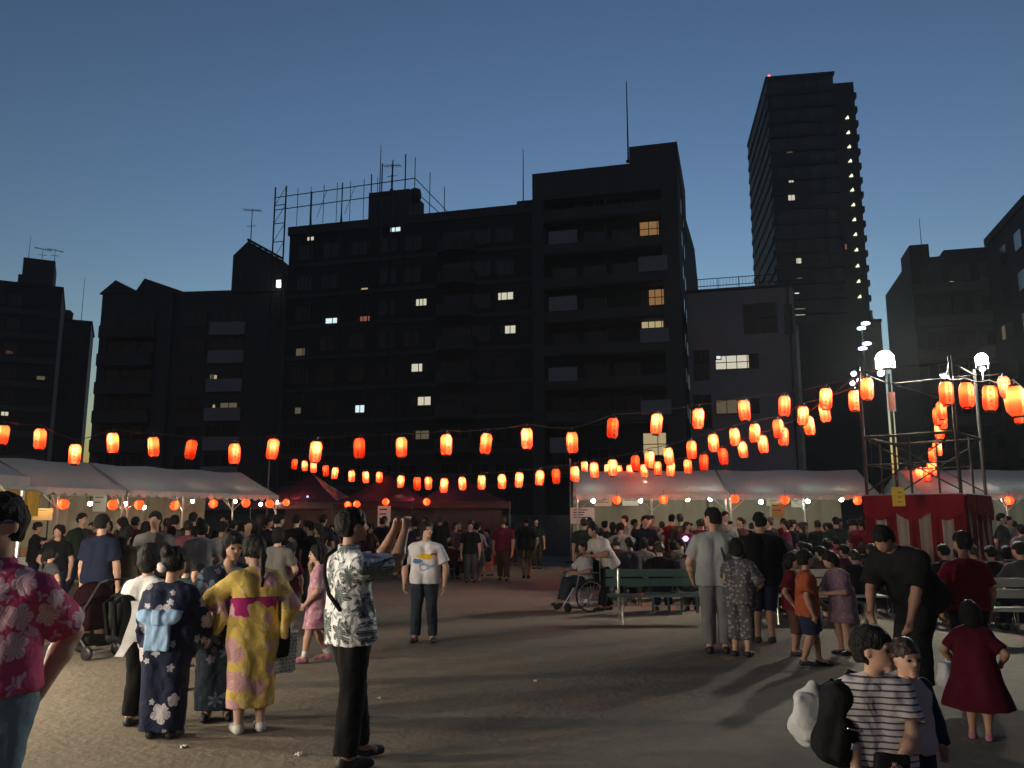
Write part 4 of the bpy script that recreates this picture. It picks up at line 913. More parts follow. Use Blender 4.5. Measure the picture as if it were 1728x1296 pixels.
# ================================================================ people: one continuous skin surface per body, clothes as fitted shells
V = lambda *a: np.array(a, float)
class Field:
    def __init__(s, lo, hi, vox):
        s.lo = np.array(lo, float); s.vox = vox; s.n = np.maximum(4, np.ceil((np.array(hi)-s.lo)/vox).astype(int)+1)
        s.v = np.full(s.n, .5, np.float32)
        s.ax = [s.lo[i]+np.arange(s.n[i])*vox for i in range(3)]
    def sub(s, lo, hi):
        i0 = np.clip(np.floor((lo-s.lo)/s.vox).astype(int), 0, s.n); i1 = np.clip(np.ceil((hi-s.lo)/s.vox).astype(int)+1, 0, s.n)
        sl = tuple(slice(a, b) for a, b in zip(i0, i1)); P = [s.ax[i][sl[i]] for i in range(3)]
        return sl, P[0][:, None, None], P[1][None, :, None], P[2][None, None, :]
    def _mix(s, sl, d, k, op):
        a = s.v[sl]
        if op == 'sub': s.v[sl] = np.maximum(a, -d); return
        if k <= 0: s.v[sl] = np.minimum(a, d); return
        h = np.clip(.5+.5*(a-d)/k, 0, 1); s.v[sl] = a*(1-h)+d*h-k*h*(1-h)
    def cone(s, a, b, ra, rb, k=.02, caps=0, op='add'):
        """round cone; caps bit1: flat at b, bit2: flat at a"""
        a, b = np.array(a, float), np.array(b, float); R = max(ra, rb)+k+2*s.vox
        sl, X, Y, Z = s.sub(np.minimum(a, b)-R, np.maximum(a, b)+R); d = b-a; L2 = max(1e-9, d.dot(d))
        h = ((X-a[0])*d[0]+(Y-a[1])*d[1]+(Z-a[2])*d[2])/L2; hc = np.clip(h, 0, 1)
        q = np.sqrt((X-a[0]-hc*d[0])**2+(Y-a[1]-hc*d[1])**2+(Z-a[2]-hc*d[2])**2)-(ra+(rb-ra)*hc)
        Ln = math.sqrt(L2)
        if caps & 1: q = np.maximum(q, (h-1)*Ln)
        if caps & 2: q = np.maximum(q, -h*Ln)
        s._mix(sl, q, k, op)
    def ell(s, c, r, R=None, k=.02, op='add'):
        c = np.array(c, float); r = np.array(r, float); m = r.max()+k+2*s.vox
        sl, X, Y, Z = s.sub(c-m, c+m); X, Y, Z = X-c[0], Y-c[1], Z-c[2]
        if R is not None: X, Y, Z = (R[0][0]*X+R[0][1]*Y+R[0][2]*Z, R[1][0]*X+R[1][1]*Y+R[1][2]*Z, R[2][0]*X+R[2][1]*Y+R[2][2]*Z)
        k0 = np.sqrt((X/r[0])**2+(Y/r[1])**2+(Z/r[2])**2); k1 = np.sqrt((X/r[0]**2)**2+(Y/r[1]**2)**2+(Z/r[2]**2)**2)+1e-6
        s._mix(sl, k0*(k0-1)/k1, k, op)
    def box(s, c, h, rnd=.01, R=None, k=.01, op='add'):
        c = np.array(c, float); h = np.array(h, float); m = np.linalg.norm(h)+k+rnd+2*s.vox
        sl, X, Y, Z = s.sub(c-m, c+m); X, Y, Z = X-c[0], Y-c[1], Z-c[2]
        if R is not None: X, Y, Z = (R[0][0]*X+R[0][1]*Y+R[0][2]*Z, R[1][0]*X+R[1][1]*Y+R[1][2]*Z, R[2][0]*X+R[2][1]*Y+R[2][2]*Z)
        qx, qy, qz = np.abs(X)-h[0]+rnd, np.abs(Y)-h[1]+rnd, np.abs(Z)-h[2]+rnd
        d = np.sqrt(np.maximum(qx, 0)**2+np.maximum(qy, 0)**2+np.maximum(qz, 0)**2)+np.minimum(np.maximum(qx, np.maximum(qy, qz)), 0)-rnd
        s._mix(sl, d, k, op)
    def clip(s, p, n):
        n = np.array(n, float); n /= np.linalg.norm(n); X, Y, Z = s.ax[0][:, None, None], s.ax[1][None, :, None], s.ax[2][None, None, :]
        s.v = np.maximum(s.v, (X-p[0])*n[0]+(Y-p[1])*n[1]+(Z-p[2])*n[2]).astype(np.float32)
    def wrinkle(s, amp, freq, seed=0):
        r = np.random.default_rng(seed); X, Y, Z = s.ax[0][:, None, None], s.ax[1][None, :, None], s.ax[2][None, None, :]
        w = 0
        for i in range(3):
            d = r.normal(size=3); d /= np.linalg.norm(d); w = w+np.sin((X*d[0]+Y*d[1]+Z*d[2]*.6)*freq*(1+.6*i)+r.uniform(0, 6))
        near = np.abs(s.v) < .05
        s.v = np.where(near, s.v+amp*w/3, s.v).astype(np.float32)
    def mesh(s, name):
        v = s.v.copy(); v[0] = v[-1] = .5; v[:, 0] = v[:, -1] = .5; v[:, :, 0] = v[:, :, -1] = .5
        neg = v < 0; nx, ny, nz = s.n
        c = np.zeros((nx-1, ny-1, nz-1), np.int8)
        for i in (0, 1):
            for j in (0, 1):
                for k in (0, 1): c += neg[i:nx-1+i, j:ny-1+j, k:nz-1+k]
        I = np.argwhere((c > 0) & (c < 8))
        if len(I) == 0: raise ValueError('empty '+name)
        idx = np.full(c.shape, -1, np.int32); idx[I[:, 0], I[:, 1], I[:, 2]] = np.arange(len(I))
        acc = np.zeros((len(I), 3)); cnt = np.zeros(len(I))
        cor = [(i, j, k) for i in (0, 1) for j in (0, 1) for k in (0, 1)]
        for a in cor:
            for ax in range(3):
                if a[ax]: continue
                b = list(a); b[ax] = 1
                va = v[I[:, 0]+a[0], I[:, 1]+a[1], I[:, 2]+a[2]]; vb = v[I[:, 0]+b[0], I[:, 1]+b[1], I[:, 2]+b[2]]
                m = (va < 0) != (vb < 0); t = np.where(m, va/np.where(m, va-vb, 1), 0)
                P = np.tile(np.array(a, float), (len(I), 1)); P[:, ax] += t; acc += P*m[:, None]; cnt += m
        pos = s.lo+(I+acc/cnt[:, None])*s.vox
        quads = []
        for ax in range(3):
            sl0 = [slice(None)]*3; sl1 = [slice(None)]*3; sl0[ax] = slice(0, -1); sl1[ax] = slice(1, None)
            E = np.argwhere(neg[tuple(sl0)] != neg[tuple(sl1)]); 
            if len(E) == 0: continue
            o1, o2 = [(1, 2), (2, 0), (0, 1)][ax]
            ok = (E[:, o1] > 0) & (E[:, o2] > 0) & (E[:, o1] < s.n[o1]-1) & (E[:, o2] < s.n[o2]-1); E = E[ok]
            def cell(d1, d2):
                q = E.copy(); q[:, o1] -= d1; q[:, o2] -= d2; return idx[q[:, 0], q[:, 1], q[:, 2]]
            Q = np.stack([cell(1, 1), cell(0, 1), cell(0, 0), cell(1, 0)], 1)
            fl = ~neg[E[:, 0], E[:, 1], E[:, 2]]; Q[fl] = Q[fl][:, ::-1]; quads.append(Q)
        Q = np.concatenate(quads); Q = Q[(Q >= 0).all(1)]
        m = bpy.data.meshes.new(name); m.vertices.add(len(pos)); m.vertices.foreach_set('co', pos.astype(np.float32).ravel())
        m.loops.add(len(Q)*4); m.loops.foreach_set('vertex_index', Q.ravel().astype(np.int32)); m.polygons.add(len(Q)); m.polygons.foreach_set('loop_start', np.arange(0, len(Q)*4, 4, dtype=np.int32))
        m.update(calc_edges=True); m.validate(); m.polygons.foreach_set('use_smooth', [True]*len(m.polygons)); return m

def ik(a, t, l1, l2, hint):
    a, t, hint = np.array(a, float), np.array(t, float), np.array(hint, float); d = t-a; L = np.linalg.norm(d); L = min(L, (l1+l2)*.999); dn = d/np.linalg.norm(d); t = a+dn*L
    x = (l1*l1-l2*l2+L*L)/(2*L); h = math.sqrt(max(0, l1*l1-x*x)); hp = hint-dn*hint.dot(dn); hp /= np.linalg.norm(hp)+1e-9
    return a+dn*x+hp*h, t
class Rig:
    """joints in metres; faces -y, its left side is +x"""
    def __init__(s, H, kid=0, P=None, C=None, wl=None, wr=None, al=None, ar=None, el=(1,.6,-.4), er=(-1,.6,-.4), kl=(0,-1,0), kr=(0,-1,0), yaw=0, hp=0, wide=1., twist=0):
        s.H = H; s.kid = kid; s.wide = wide
        f = lambda p: np.array(p, float)*H
        s.P = f(P if P is not None else (0,0,.52)); s.C = f(C if C is not None else (0,0,.785 if kid else .80))
        up = s.C-s.P; up /= np.linalg.norm(up); s.up = up
        s.X = V(1, 0, 0); s.fw = np.cross(up, s.X); s.fw = -np.cross(s.X, up); s.fw /= np.linalg.norm(s.fw)
        s.fw = np.cross(s.X, up)*-1; s.fw = s.fw if s.fw[1] <= 0 or abs(s.fw[1]) < .3 else -s.fw
        sw = (.098 if kid else .112)*wide*H; ct, st = math.cos(twist), math.sin(twist); s.SX = V(ct, st, 0)
        s.S = {1: s.C+s.SX*sw-up*.03*H, -1: s.C-s.SX*sw-up*.03*H}
        s.Hp = {1: s.P+s.X*.05*H, -1: s.P-s.X*.05*H}
        w = {1: f(wl if wl is not None else (.155,-.03,.46)), -1: f(wr if wr is not None else (-.155,-.03,.46))}
        a = {1: f(al if al is not None else (.055,0,.042)), -1: f(ar if ar is not None else (-.055,0,.042))}
        s.E, s.W, s.K, s.A = {}, {}, {}, {}
        for q, eh, kh in ((1, el, kl), (-1, er, kr)):
            s.E[q], s.W[q] = ik(s.S[q], w[q], .168*H, .148*H, eh); s.K[q], s.A[q] = ik(s.Hp[q], a[q], .242*H, .240*H, kh)
        s.hh = H*(.133 if not kid else .133+.05*kid)     # head height
        cy_, sy_ = math.cos(yaw), math.sin(yaw); c2, s2 = math.cos(hp), math.sin(hp)
        f0 = V(sy_, -cy_, 0); s.hf = f0*c2+V(0,0,1)*s2; s.hr = V(cy_, sy_, 0); s.hu = np.cross(s.hr, s.hf); s.hu = s.hu if s.hu[2] > 0 else -s.hu
        s.hb = s.C+up*.045*H+s.hf*.012*H                 # chin level / head base
        s.hb = s.C+up*(H-s.C[2]-s.hh)*1.0+s.hf*.01*H if abs(up[2]) > .97 and C is None else s.C+up*.06*H+s.hf*.02*H
    def hp_(s, x, f, u): return s.hb+s.hr*x*s.hh+s.hf*f*s.hh+s.hu*u*s.hh
    def hR(s): return [s.hr, s.hf, s.hu]
    def bounds(s, m=.12):
        P = np.array([s.P, s.C, s.hb+s.hu*s.hh]+list(s.S.values())+list(s.E.values())+list(s.W.values())+list(s.K.values())+list(s.A.values()))
        lo, hi = P.min(0)-m*s.H-.06, P.max(0)+m*s.H+.06; lo[2] = min(lo[2], -.03); return lo, hi
def f_torso(F, R, inf, top=1, hem=None, k=.03):
    H, w = R.H, R.wide
    Wst = R.P+(R.C-R.P)*.42
    for q in (1, -1):
        F.cone(R.C+R.SX*q*.052*w*H-R.up*.062*H, Wst+R.X*q*.043*w*H, .062*H*w+inf, .057*H*w+inf, k)
        F.cone(Wst+R.X*q*.043*w*H, R.P+R.X*q*.046*w*H, .057*H*w+inf, .07*H*w+inf, k)
        F.cone(R.C+R.SX*q*.018*H-R.up*.002*H, R.S[q]-R.up*.002*H, .034*H+inf*.8, .034*H+inf*.8, k)
def f_arm(F, R, q, inf, t=1., fore=True, k=.02, cap=False):
    H = R.H; S, E, W = R.S[q], R.E[q], R.W[q]
    if t < 1 and not fore:
        F.cone(S-R.up*.004*H, S+(E-S)*t, .033*H+inf*.8, .031*H+inf*1.3, k, caps=1 if cap else 0)
    else:
        F.cone(S, E, .034*H+inf, .026*H+inf, k)
        if fore: F.cone(E, E+(W-E)*.35, .026*H+inf, .027*H+inf, k); F.cone(E+(W-E)*.35, W, .027*H+inf, .0165*H+inf, k, caps=1 if cap else 0)
def f_leg(F, R, q, inf, t=2., k=.02, cap=True, flare=0):
    H = R.H; h, kk, a = R.Hp[q], R.K[q], R.A[q]
    if t <= 1: F.cone(h, h+(kk-h)*t, .062*H+inf, (.062-.022*t)*H+inf+flare, k, caps=1 if cap else 0); return
    F.cone(h, kk, .060*H+inf, .037*H+inf, k)
    e = kk+(a-kk)*(t-1)
    if inf < .004: F.cone(kk, kk+(a-kk)*.35, .035*H, .036*H, k); F.cone(kk+(a-kk)*.35, a, .036*H, .021*H, k)
    else: F.cone(kk, e, .037*H+inf, .032*H+inf+flare, k, caps=1 if cap else 0)
def f_hand(F, R, q, curl=.35, fine=True, pn=None):
    H = R.H; W, E = R.W[q], R.E[q]; f = (W-E)/np.linalg.norm(W-E)
    pn = V(-q*1.0, -.2, 0) if pn is None else np.array(pn, float); pn = pn-f*pn.dot(f); pn /= np.linalg.norm(pn); sd = np.cross(f, pn); 
    if sd.dot(V(0,-1,0)) < 0: sd = -sd
    if fine:
        for j in range(4): F.cone(W+f*.004*H, W+f*.052*H+sd*(j-1.5)*.0105*H, .013*H, .0085*H, .008)
        Ls = (.040, .046, .043, .034)
        for j in range(4):
            b = W+f*.052*H+sd*(1.5-j)*.0115*H; c = curl*(.8+.15*j); d1 = f*math.cos(c)+pn*math.sin(c); d2 = f*math.cos(c*2.3)+pn*math.sin(c*2.3)
            m_ = b+d1*Ls[j]*H*.52; e = m_+d2*Ls[j]*H*.5; F.cone(b, m_, .0055*H, .005*H, .003); F.cone(m_, e, .005*H, .0042*H, .003)
        b = W+f*.014*H+sd*.012*H; d1 = f*.6+sd*.7+pn*.35; d1 /= np.linalg.norm(d1); m_ = b+d1*.03*H; e = m_+(f*.85+sd*.2+pn*.4)*.024*H; F.cone(b, m_, .0075*H, .006*H, .005); F.cone(m_, e, .006*H, .0045*H, .003)
    else:
        F.cone(W, W+f*.05*H, .017*H, .019*H, .015); F.cone(W+f*.05*H, W+f*.085*H+pn*.02*H, .019*H, .012*H, .015); F.cone(W+f*.01*H, W+f*.045*H+sd*.028*H, .01*H, .008*H, .01)
def f_head(F, R, fine=True):
    hh = R.hh; RR = R.hR(); F.cone(R.C-R.up*.02*R.H, R.hb+R.hu*.12*hh-R.hf*.05*hh, .034*R.H, .03*R.H, .025)
    F.ell(R.hp_(0,-.02,.58), (.335*hh,.43*hh,.42*hh), RR, .02); F.ell(R.hp_(0,.13,.30), (.255*hh,.30*hh,.30*hh), RR, .03)
    if fine:
        ns = .75 if R.kid else 1.; F.cone(R.hp_(0,.40,.52), R.hp_(0,.46+.03*ns,.38), .04*hh*ns, .05*hh*ns, .012); F.ell(R.hp_(0,.42,.37), (.085*hh*ns,.05*hh,.045*hh*ns), RR, .01)
        F.ell(R.hp_(0,.40,.20), (.13*hh,.06*hh,.035*hh), RR, .008); F.ell(R.hp_(0,.36,.06), (.11*hh,.08*hh,.07*hh), RR, .02)
        F.ell(R.hp_(0,.37,.59), (.24*hh,.05*hh,.035*hh), RR, .015)
        for q in (1, -1): F.ell(R.hp_(q*.15,.405,.475), (.075*hh,.05*hh,.045*hh), RR, .006, op='sub'); F.ell(R.hp_(q*.335,-.02,.43), (.045*hh,.085*hh,.13*hh), RR, .008)
    else: F.cone(R.hp_(0,.38,.5), R.hp_(0,.46,.38), .05*hh, .06*hh, .02)
def f_hair(F, R, style):
    hh = R.hh; RR = R.hR()
    F.ell(R.hp_(0,-.05,.63), (.385*hh,.47*hh,.43*hh), RR, .01); F.ell(R.hp_(0,-.20,.42), (.345*hh,.30*hh,.38*hh), RR, .03)
    if style in ('bob', 'long', 'pony', 'bun'):
        for q in (1, -1): F.cone(R.hp_(q*.33,-.02,.55), R.hp_(q*.34,.02,.15 if style == 'bob' else .3), .09*hh, .08*hh, .03)
    if style == 'bob': F.ell(R.hp_(0,-.20,.25), (.38*hh,.28*hh,.38*hh), RR, .03)
    if style == 'long': F.cone(R.hp_(0,-.28,.4), R.hp_(0,-.34,-.75)+V(0,0,0), .30*hh, .22*hh, .04)
    F.ell(R.hp_(0,.46,.28), (.33*hh,.40*hh,.41*hh) if style == 'short' else (.29*hh,.37*hh,.40*hh), RR, op='sub')
    if style == 'short':
        F.ell(R.hp_(0,-.2,-.08), (.6*hh,.6*hh,.26*hh), RR, op='sub')
        for q in (1, -1): F.ell(R.hp_(q*.42,.12,.32), (.20*hh,.25*hh,.25*hh), RR, op='sub')
    if style in ('pony', 'bun', 'braid'):
        F.ell(R.hp_(0,-.2,-.08), (.6*hh,.6*hh,.22*hh), RR, op='sub')
    if style == 'bun': F.ell(R.hp_(0,-.46,.86), (.23*hh,.22*hh,.22*hh), RR, .02)
    if style == 'pony':
        F.ell(R.hp_(0,-.50,.62), (.13*hh,.13*hh,.12*hh), RR, .02); F.cone(R.hp_(0,-.55,.6), R.hp_(0,-.62,.15), .10*hh, .10*hh, .03); F.cone(R.hp_(0,-.62,.15), R.hp_(0.02,-.52,-.95), .10*hh, .035*hh, .03)
SKINS = [mat('skin_warm', (.46,.27,.19), .55, noise=.08, nscale=20), mat('skin_tan', (.36,.20,.135), .55, noise=.08, nscale=20), mat('skin_light', (.52,.33,.25), .55, noise=.08, nscale=20)]
HAIR = mat('black_hair', (.009,.008,.008), .6, noise=.3, nscale=60, bump=.8, bscale=90, spec=.18); HAIRG = mat('dark_brown_hair', (.03,.018,.012), .45, noise=.3, nscale=60, bump=.5, bscale=90)
SHOE_D = mat('dark_shoe', (.02,.02,.022), .5); SHOE_W = mat('white_shoe', (.6,.58,.55), .6); SHOE_P = mat('pink_shoe', (.4,.15,.22), .6); SOLE = mat('shoe_sole', (.35,.35,.34), .7); EYE = mat('dark_eye', (.012,.01,.01), .2, noise=0, spec=.5)

def body_mesh(R, vox, fine, curl=(.35,.35), pn=(None,None), bare=True):
    F = Field(*R.bounds(), vox); f_torso(F, R, 0)
    for q, c, p in ((1, curl[0], pn[0]), (-1, curl[1], pn[1])): f_arm(F, R, q, 0); f_hand(F, R, q, c, fine, p); f_leg(F, R, q, 0); H = R.H; a = R.A[q]; F.cone(a, a+V(0,-.07*H,-.022*H), .024*H, .018*H, .02)
    f_head(F, R, fine); return F.mesh('person_body')
def hair_mesh(R, style, vox): F = Field(R.hb-V(1,1,1.3)*R.hh, R.hb+V(1,1,1.5)*R.hh, vox); f_hair(F, R, style); F.wrinkle(.007*R.hh/.2, 75, 3); F.wrinkle(.004, 160, 5); return F.mesh('person_hair')
def shirt_mesh(R, vox, sleeve=.62, hem=-.03, loose=.012, collar=False, long_=False, seed=0):
    H = R.H; F = Field(*R.bounds(), vox); f_torso(F, R, loose)
    b = R.P-R.up*(-hem if hem < 0 else -hem)*H if hem < 0 else R.P+R.up*hem*H
    for q in (1, -1): F.cone(R.P+R.X*q*.046*R.wide*H+(R.C-R.P)*.25, b+R.X*q*.048*R.wide*H, .066*H*R.wide+loose, .071*H*R.wide+loose*1.3, .03)
    F.clip(b, -R.up)
    if collar: F.cone(R.C+R.up*.01*H-R.fw*.0, R.C+R.up*.052*H, .045*H, .041*H, .012, caps=1)
    else: F.clip(R.C+R.up*.040*H, R.up)
    for q in (1, -1): f_arm(F, R, q, loose*1.0+.004, sleeve if not long_ else 1., long_, .02, True)
    F.wrinkle(.0065, 30, seed); F.wrinkle(.004, 62, seed+20); return F.mesh('person_top')
def trousers_mesh(R, vox, t=1.93, loose=.012, flare=0, waist=.06, seed=1, skirt=False):
    H = R.H; F = Field(*R.bounds(), vox)
    for q in (1, -1):
        F.cone(R.P+(R.C-R.P)*.25+R.X*q*.043*R.wide*H, R.P+R.X*q*.046*R.wide*H, .06*H*R.wide+loose*.6, .07*H*R.wide+loose*.7, .03); f_leg(F, R, q, loose, t, .015 if t > 1.2 else .02, True, flare)
    F.clip(R.P+R.up*waist*H, R.up); F.wrinkle(.007, 30, seed); F.wrinkle(.004, 66, seed+9); return F.mesh('person_bottoms')
def dress_mesh(R, vox, z, loose=.015, flare=.03, sleeve=.5, seed=2):
    H = R.H; F = Field(*R.bounds(), vox); f_torso(F, R, loose)
    for q in (1, -1):
        F.cone(R.P+R.X*q*.043*H+R.up*.06*H, V(R.P[0]+q*(.045*H+flare*.5), R.P[1]*.7, z*H), .068*H+loose, .07*H+loose+flare, .06, caps=1); f_arm(F, R, q, .014, sleeve, False, .02, True)
    F.clip(V(0,0,z*H), (0,0,-1)); F.clip(R.C+R.up*.040*H, R.up); F.wrinkle(.006, 34, seed); return F.mesh('person_dress')
def shoe_meshes(R, vox, sandal=False):
    out = []
    for q in (1, -1):
        H = R.H; a = R.A[q]; k = R.K[q]; F = Field(a-V(.09,.2,.09)*H*.9-V(.02,.02,.03), a+V(.09,.12,.09)*H*.9, vox)
        b = V(a[0], a[1]+.012*H, a[2]-.02*H); t = V(a[0]+q*.008*H, a[1]-.1*H, a[2]-.026*H)
        F.cone(b, (b+t)/2, .026*H, .025*H, .01); F.cone((b+t)/2, t, .026*H, .019*H, .01); F.cone(a, b, .026*H, .025*H, .01, caps=2); F.clip(V(0,0,a[2]-.041*H), (0,0,-1)); out.append(F.mesh('person_shoe'))
    return out
def add_eyes(R, root):
    hh = R.hh
    for q in (1, -1):
        b = MB(); c = R.hp_(q*.15,.375,.475)
        b.lathe([(max(.001, .055*hh*math.sin(math.pi*i/6)), -.04*hh*math.cos(math.pi*i/6)) for i in range(7)], 10, tuple(c)); b.build('eye', EYE, root, True)
        p = [R.hp_(q*(.06+.045*i), .395-.02*i, .585+.012*math.sin(i*.9)) for i in range(4)]; MB().tube(p, .016*hh, 5).build('eyebrow', HAIR, root)
    p = [R.hp_(-.10+.04*i, .455-.012*abs(i-2.5), .205) for i in range(6)]; MB().tube(p, .014*hh, 5).build('lips', mat('lips', (.36,.13,.11), .5), root)

def person(pos, rz, label, R, top, top_mesh, bottom=None, bottom_mesh=None, skin=0, hair='short', hairm=None, shoe=SHOE_D, vox=.012, fine=False, group=None, curl=(.35,.35), pn=(None,None), eyes=False, shoes=True):
    e = empty('person', (pos[0], pos[1], 0), rz, label, 'person', group)
    link('body', body_mesh(R, vox if not fine else min(vox, .0062), fine, curl, pn), e, SKINS[skin]); link('hair', hair_mesh(R, hair, max(.008, vox*.8)), e, hairm or HAIR)
    if top_mesh is not None: link('top', top_mesh, e, top)
    if bottom_mesh is not None: link('trousers', bottom_mesh, e, bottom)
    if shoes:
        for m in shoe_meshes(R, max(.008, vox*.8)): link('shoe', m, e, shoe)
    if eyes: add_eyes(R, e)
    return e
def kimono(R, e, m, obi, vox, hem=.06, sleeves=(1,-1), bow=True, drop=.135, obim=None, back=1):
    H = R.H; F = Field(R.bounds(.2)[0]-V(.08,.08,0), R.bounds(.2)[1]+V(.08,.08,0), vox); f_torso(F, R, .014)
    for q in (1, -1):
        F.cone(R.P+R.X*q*.04*H+R.up*.08*H, V(q*.045*H, R.P[1], .45*H), .066*H+.012, .078*H+.010, .05); F.cone(V(q*.045*H, R.P[1], .45*H), V(q*.046*H, 0, hem*H), .078*H+.010, .066*H+.008, .05, caps=1)
    F.clip(V(0,0,hem*H), (0,0,-1)); F.clip(R.C+R.up*.04*H+R.fw*-.0, R.up*1.0+R.fw*-.25)
    for q in sleeves:
        S, E, W = R.S[q], R.E[q], R.W[q]; F.cone(S, E, .042*H+.008, .044*H+.006, .025); F.cone(E, E+(W-E)*.82, .044*H+.006, .046*H, .02, caps=1)
        a, b = S+(E-S)*.62, E+(W-E)*.82; f = (b-a)/np.linalg.norm(b-a); dn = V(0,0,-1); dn2 = dn-f*dn.dot(f); n2 = np.linalg.norm(dn2); dn2 = dn2/n2 if n2 > .25 else V(0,0,-1)
        sd = np.cross(f, dn2); sd /= np.linalg.norm(sd); c = (a+b)/2+dn2*drop*.62*H; F.box(c, (np.linalg.norm(b-a)/2, .018*H, drop*.62*H), .012, [f, sd, dn2], .02)
    F.wrinkle(.007, 24, 5); F.wrinkle(.004, 60, 6); link('kimono', F.mesh('kimono'), e, m)
    F = Field(*R.bounds(.15), vox)
    for q in (1, -1): F.cone(R.P+R.up*.045*H+R.X*q*.043*H, R.P+R.up*.155*H+R.X*q*.045*H, .070*H+.016, .066*H+.018, .03, caps=3)
    F.clip(R.P+R.up*.05*H, -R.up); F.clip(R.P+R.up*.155*H, R.up); link('obi', F.mesh('obi'), e, obi)
    if bow:
        F = Field(R.P+V(-.2,-.0,-.14)*H, R.P+V(.2,.24,.26)*H, vox*.8); y = .105*H
        c = R.P+V(0, y, .12*H)
        for q in (1, -1):
            F.ell(c+V(q*.060*H, .012*H, .0), (.068*H, .032*H, .042*H), [V(1,0,q*.25), V(0,1,0), V(-q*.25,0,1)], .012); F.box(c+V(q*.026*H, .018*H, -.095*H), (.040*H, .013*H, .078*H), .008, None, .012)
        F.box(c+V(0,.026*H,.0), (.024*H,.026*H,.04*H), .012, None, .01); F.wrinkle(.004, 70, 8); link('obi_bow', F.mesh('obi_bow'), e, obi)
def bag_mesh(c, h, vox=.012, rnd=.04, seed=4, name='bag', taper=0):
    F = Field(np.array(c)-np.array(h)*1.5-.05, np.array(c)+np.array(h)*1.5+.05, vox); F.box(c, h, rnd)
    if taper: F.ell(np.array(c)+V(0,0,-h[2]*.4), (h[0]*1.15, h[1]*1.25, h[2]*.75), None, .05)
    F.wrinkle(.010, 30, seed); return F.mesh(name)

# ---------------------------------------------------------------- foreground people
PINK = print_mat('pink_hibiscus_print', (.46,.06,.15), [dict(col=(.62,.46,.50), scale=7.6, size=.38, n=5, sharp=.5, amp=.45, seed=1.3, second=(.45,.12,.2), vein=.6), dict(col=(.55,.36,.42), scale=11, size=.34, n=3, sharp=2.5, amp=.9, seed=5.1, keep=.55, wob=.5), dict(col=(.5,.28,.36), scale=9, size=.5, n=2, sharp=9, amp=.97, seed=8.2, keep=.5, wob=.8)])
LEAF = print_mat('white_shirt_leaf_print', (.70,.71,.70), [dict(col=(.26,.29,.31), scale=7, size=.55, n=5, sharp=3, amp=.93, seed=2.7, wob=.6, second=(.55,.58,.58), vein=.3), dict(col=(.03,.042,.04), scale=5.0, size=.46, n=7, sharp=1.1, amp=.62, seed=7.7, second=(.42,.45,.45), vein=.6, wob=.55), dict(col=(.06,.075,.075), scale=11, size=.5, n=2, sharp=5, amp=.95, seed=3.9, keep=.6, wob=.7)])
YEL = print_mat('yellow_kimono_print', (.66,.47,.125), [dict(col=(.56,.26,.31), scale=5.2, size=.34, n=9, sharp=.35, amp=.22, seed=3.3, second=(.62,.46,.40), vein=.75, keep=.8), dict(col=(.70,.55,.25), scale=9, size=.3, n=5, seed=9.1, keep=.4, amp=.5)])
NAVY = print_mat('navy_kimono_print', (.012,.016,.04), [dict(col=(.46,.42,.44), scale=4.2, size=.28, n=5, sharp=.45, amp=.5, seed=6.4, second=(.2,.2,.25), vein=.5, keep=.5), dict(col=(.40,.40,.44), scale=10, size=.30, n=5, sharp=.6, amp=.6, seed=1.4, keep=.22)])
DNAVY = print_mat('slate_kimono_print', (.022,.03,.045), [dict(col=(.13,.18,.25), scale=5.2, size=.42, n=6, sharp=1.4, amp=.7, seed=3.1, second=(.04,.06,.09), vein=.5, keep=.8), dict(col=(.18,.15,.22), scale=8, size=.3, n=5, seed=6.2, keep=.4, amp=.6)])
PKIM = print_mat('pink_girl_print', (.47,.25,.30), [dict(col=(.36,.10,.16), scale=11, size=.34, n=5, sharp=.7, amp=.6, seed=2.2, keep=.55), dict(col=(.56,.42,.44), scale=14, size=.3, n=5, seed=5.5, keep=.5)])
GKIM = print_mat('grey_fleck_print', (.07,.07,.077), [dict(col=(.24,.235,.23), scale=22, size=.38, n=4, sharp=1, amp=.6, seed=4.2, keep=.6)])
LAV = print_mat('lavender_print', (.20,.13,.17), [dict(col=(.28,.20,.24), scale=16, size=.34, n=5, seed=4.2, keep=.5)])
STRP = print_mat('white_striped_jersey', (.62,.56,.55), [], stripes=(.026, .28, (.09,.07,.09)))
PTEE = print_mat('white_parrot_tee', (.60,.57,.58), [], extra=[(.03,1.13,.13,.035,(.62,.40,.03)), (.13,1.16,.045,.02,(.55,.10,.10)), (-.09,1.07,.07,.03,(.08,.17,.30)), (.0,.99,.075,.055,(.20,.27,.42)), (.0,.985,.045,.03,(.60,.58,.58)), (.08,1.0,.05,.015,(.25,.33,.40))])
JEAN = cloth('blue_jeans', (.15,.205,.255)); BLK = cloth('black_cloth', (.012,.012,.013)); DJEAN = cloth('dark_jeans', (.028,.034,.048)); WHT = cloth('white_cloth', (.62,.61,.60)); GRYW = cloth('grey_white_cloth', (.42,.43,.43))
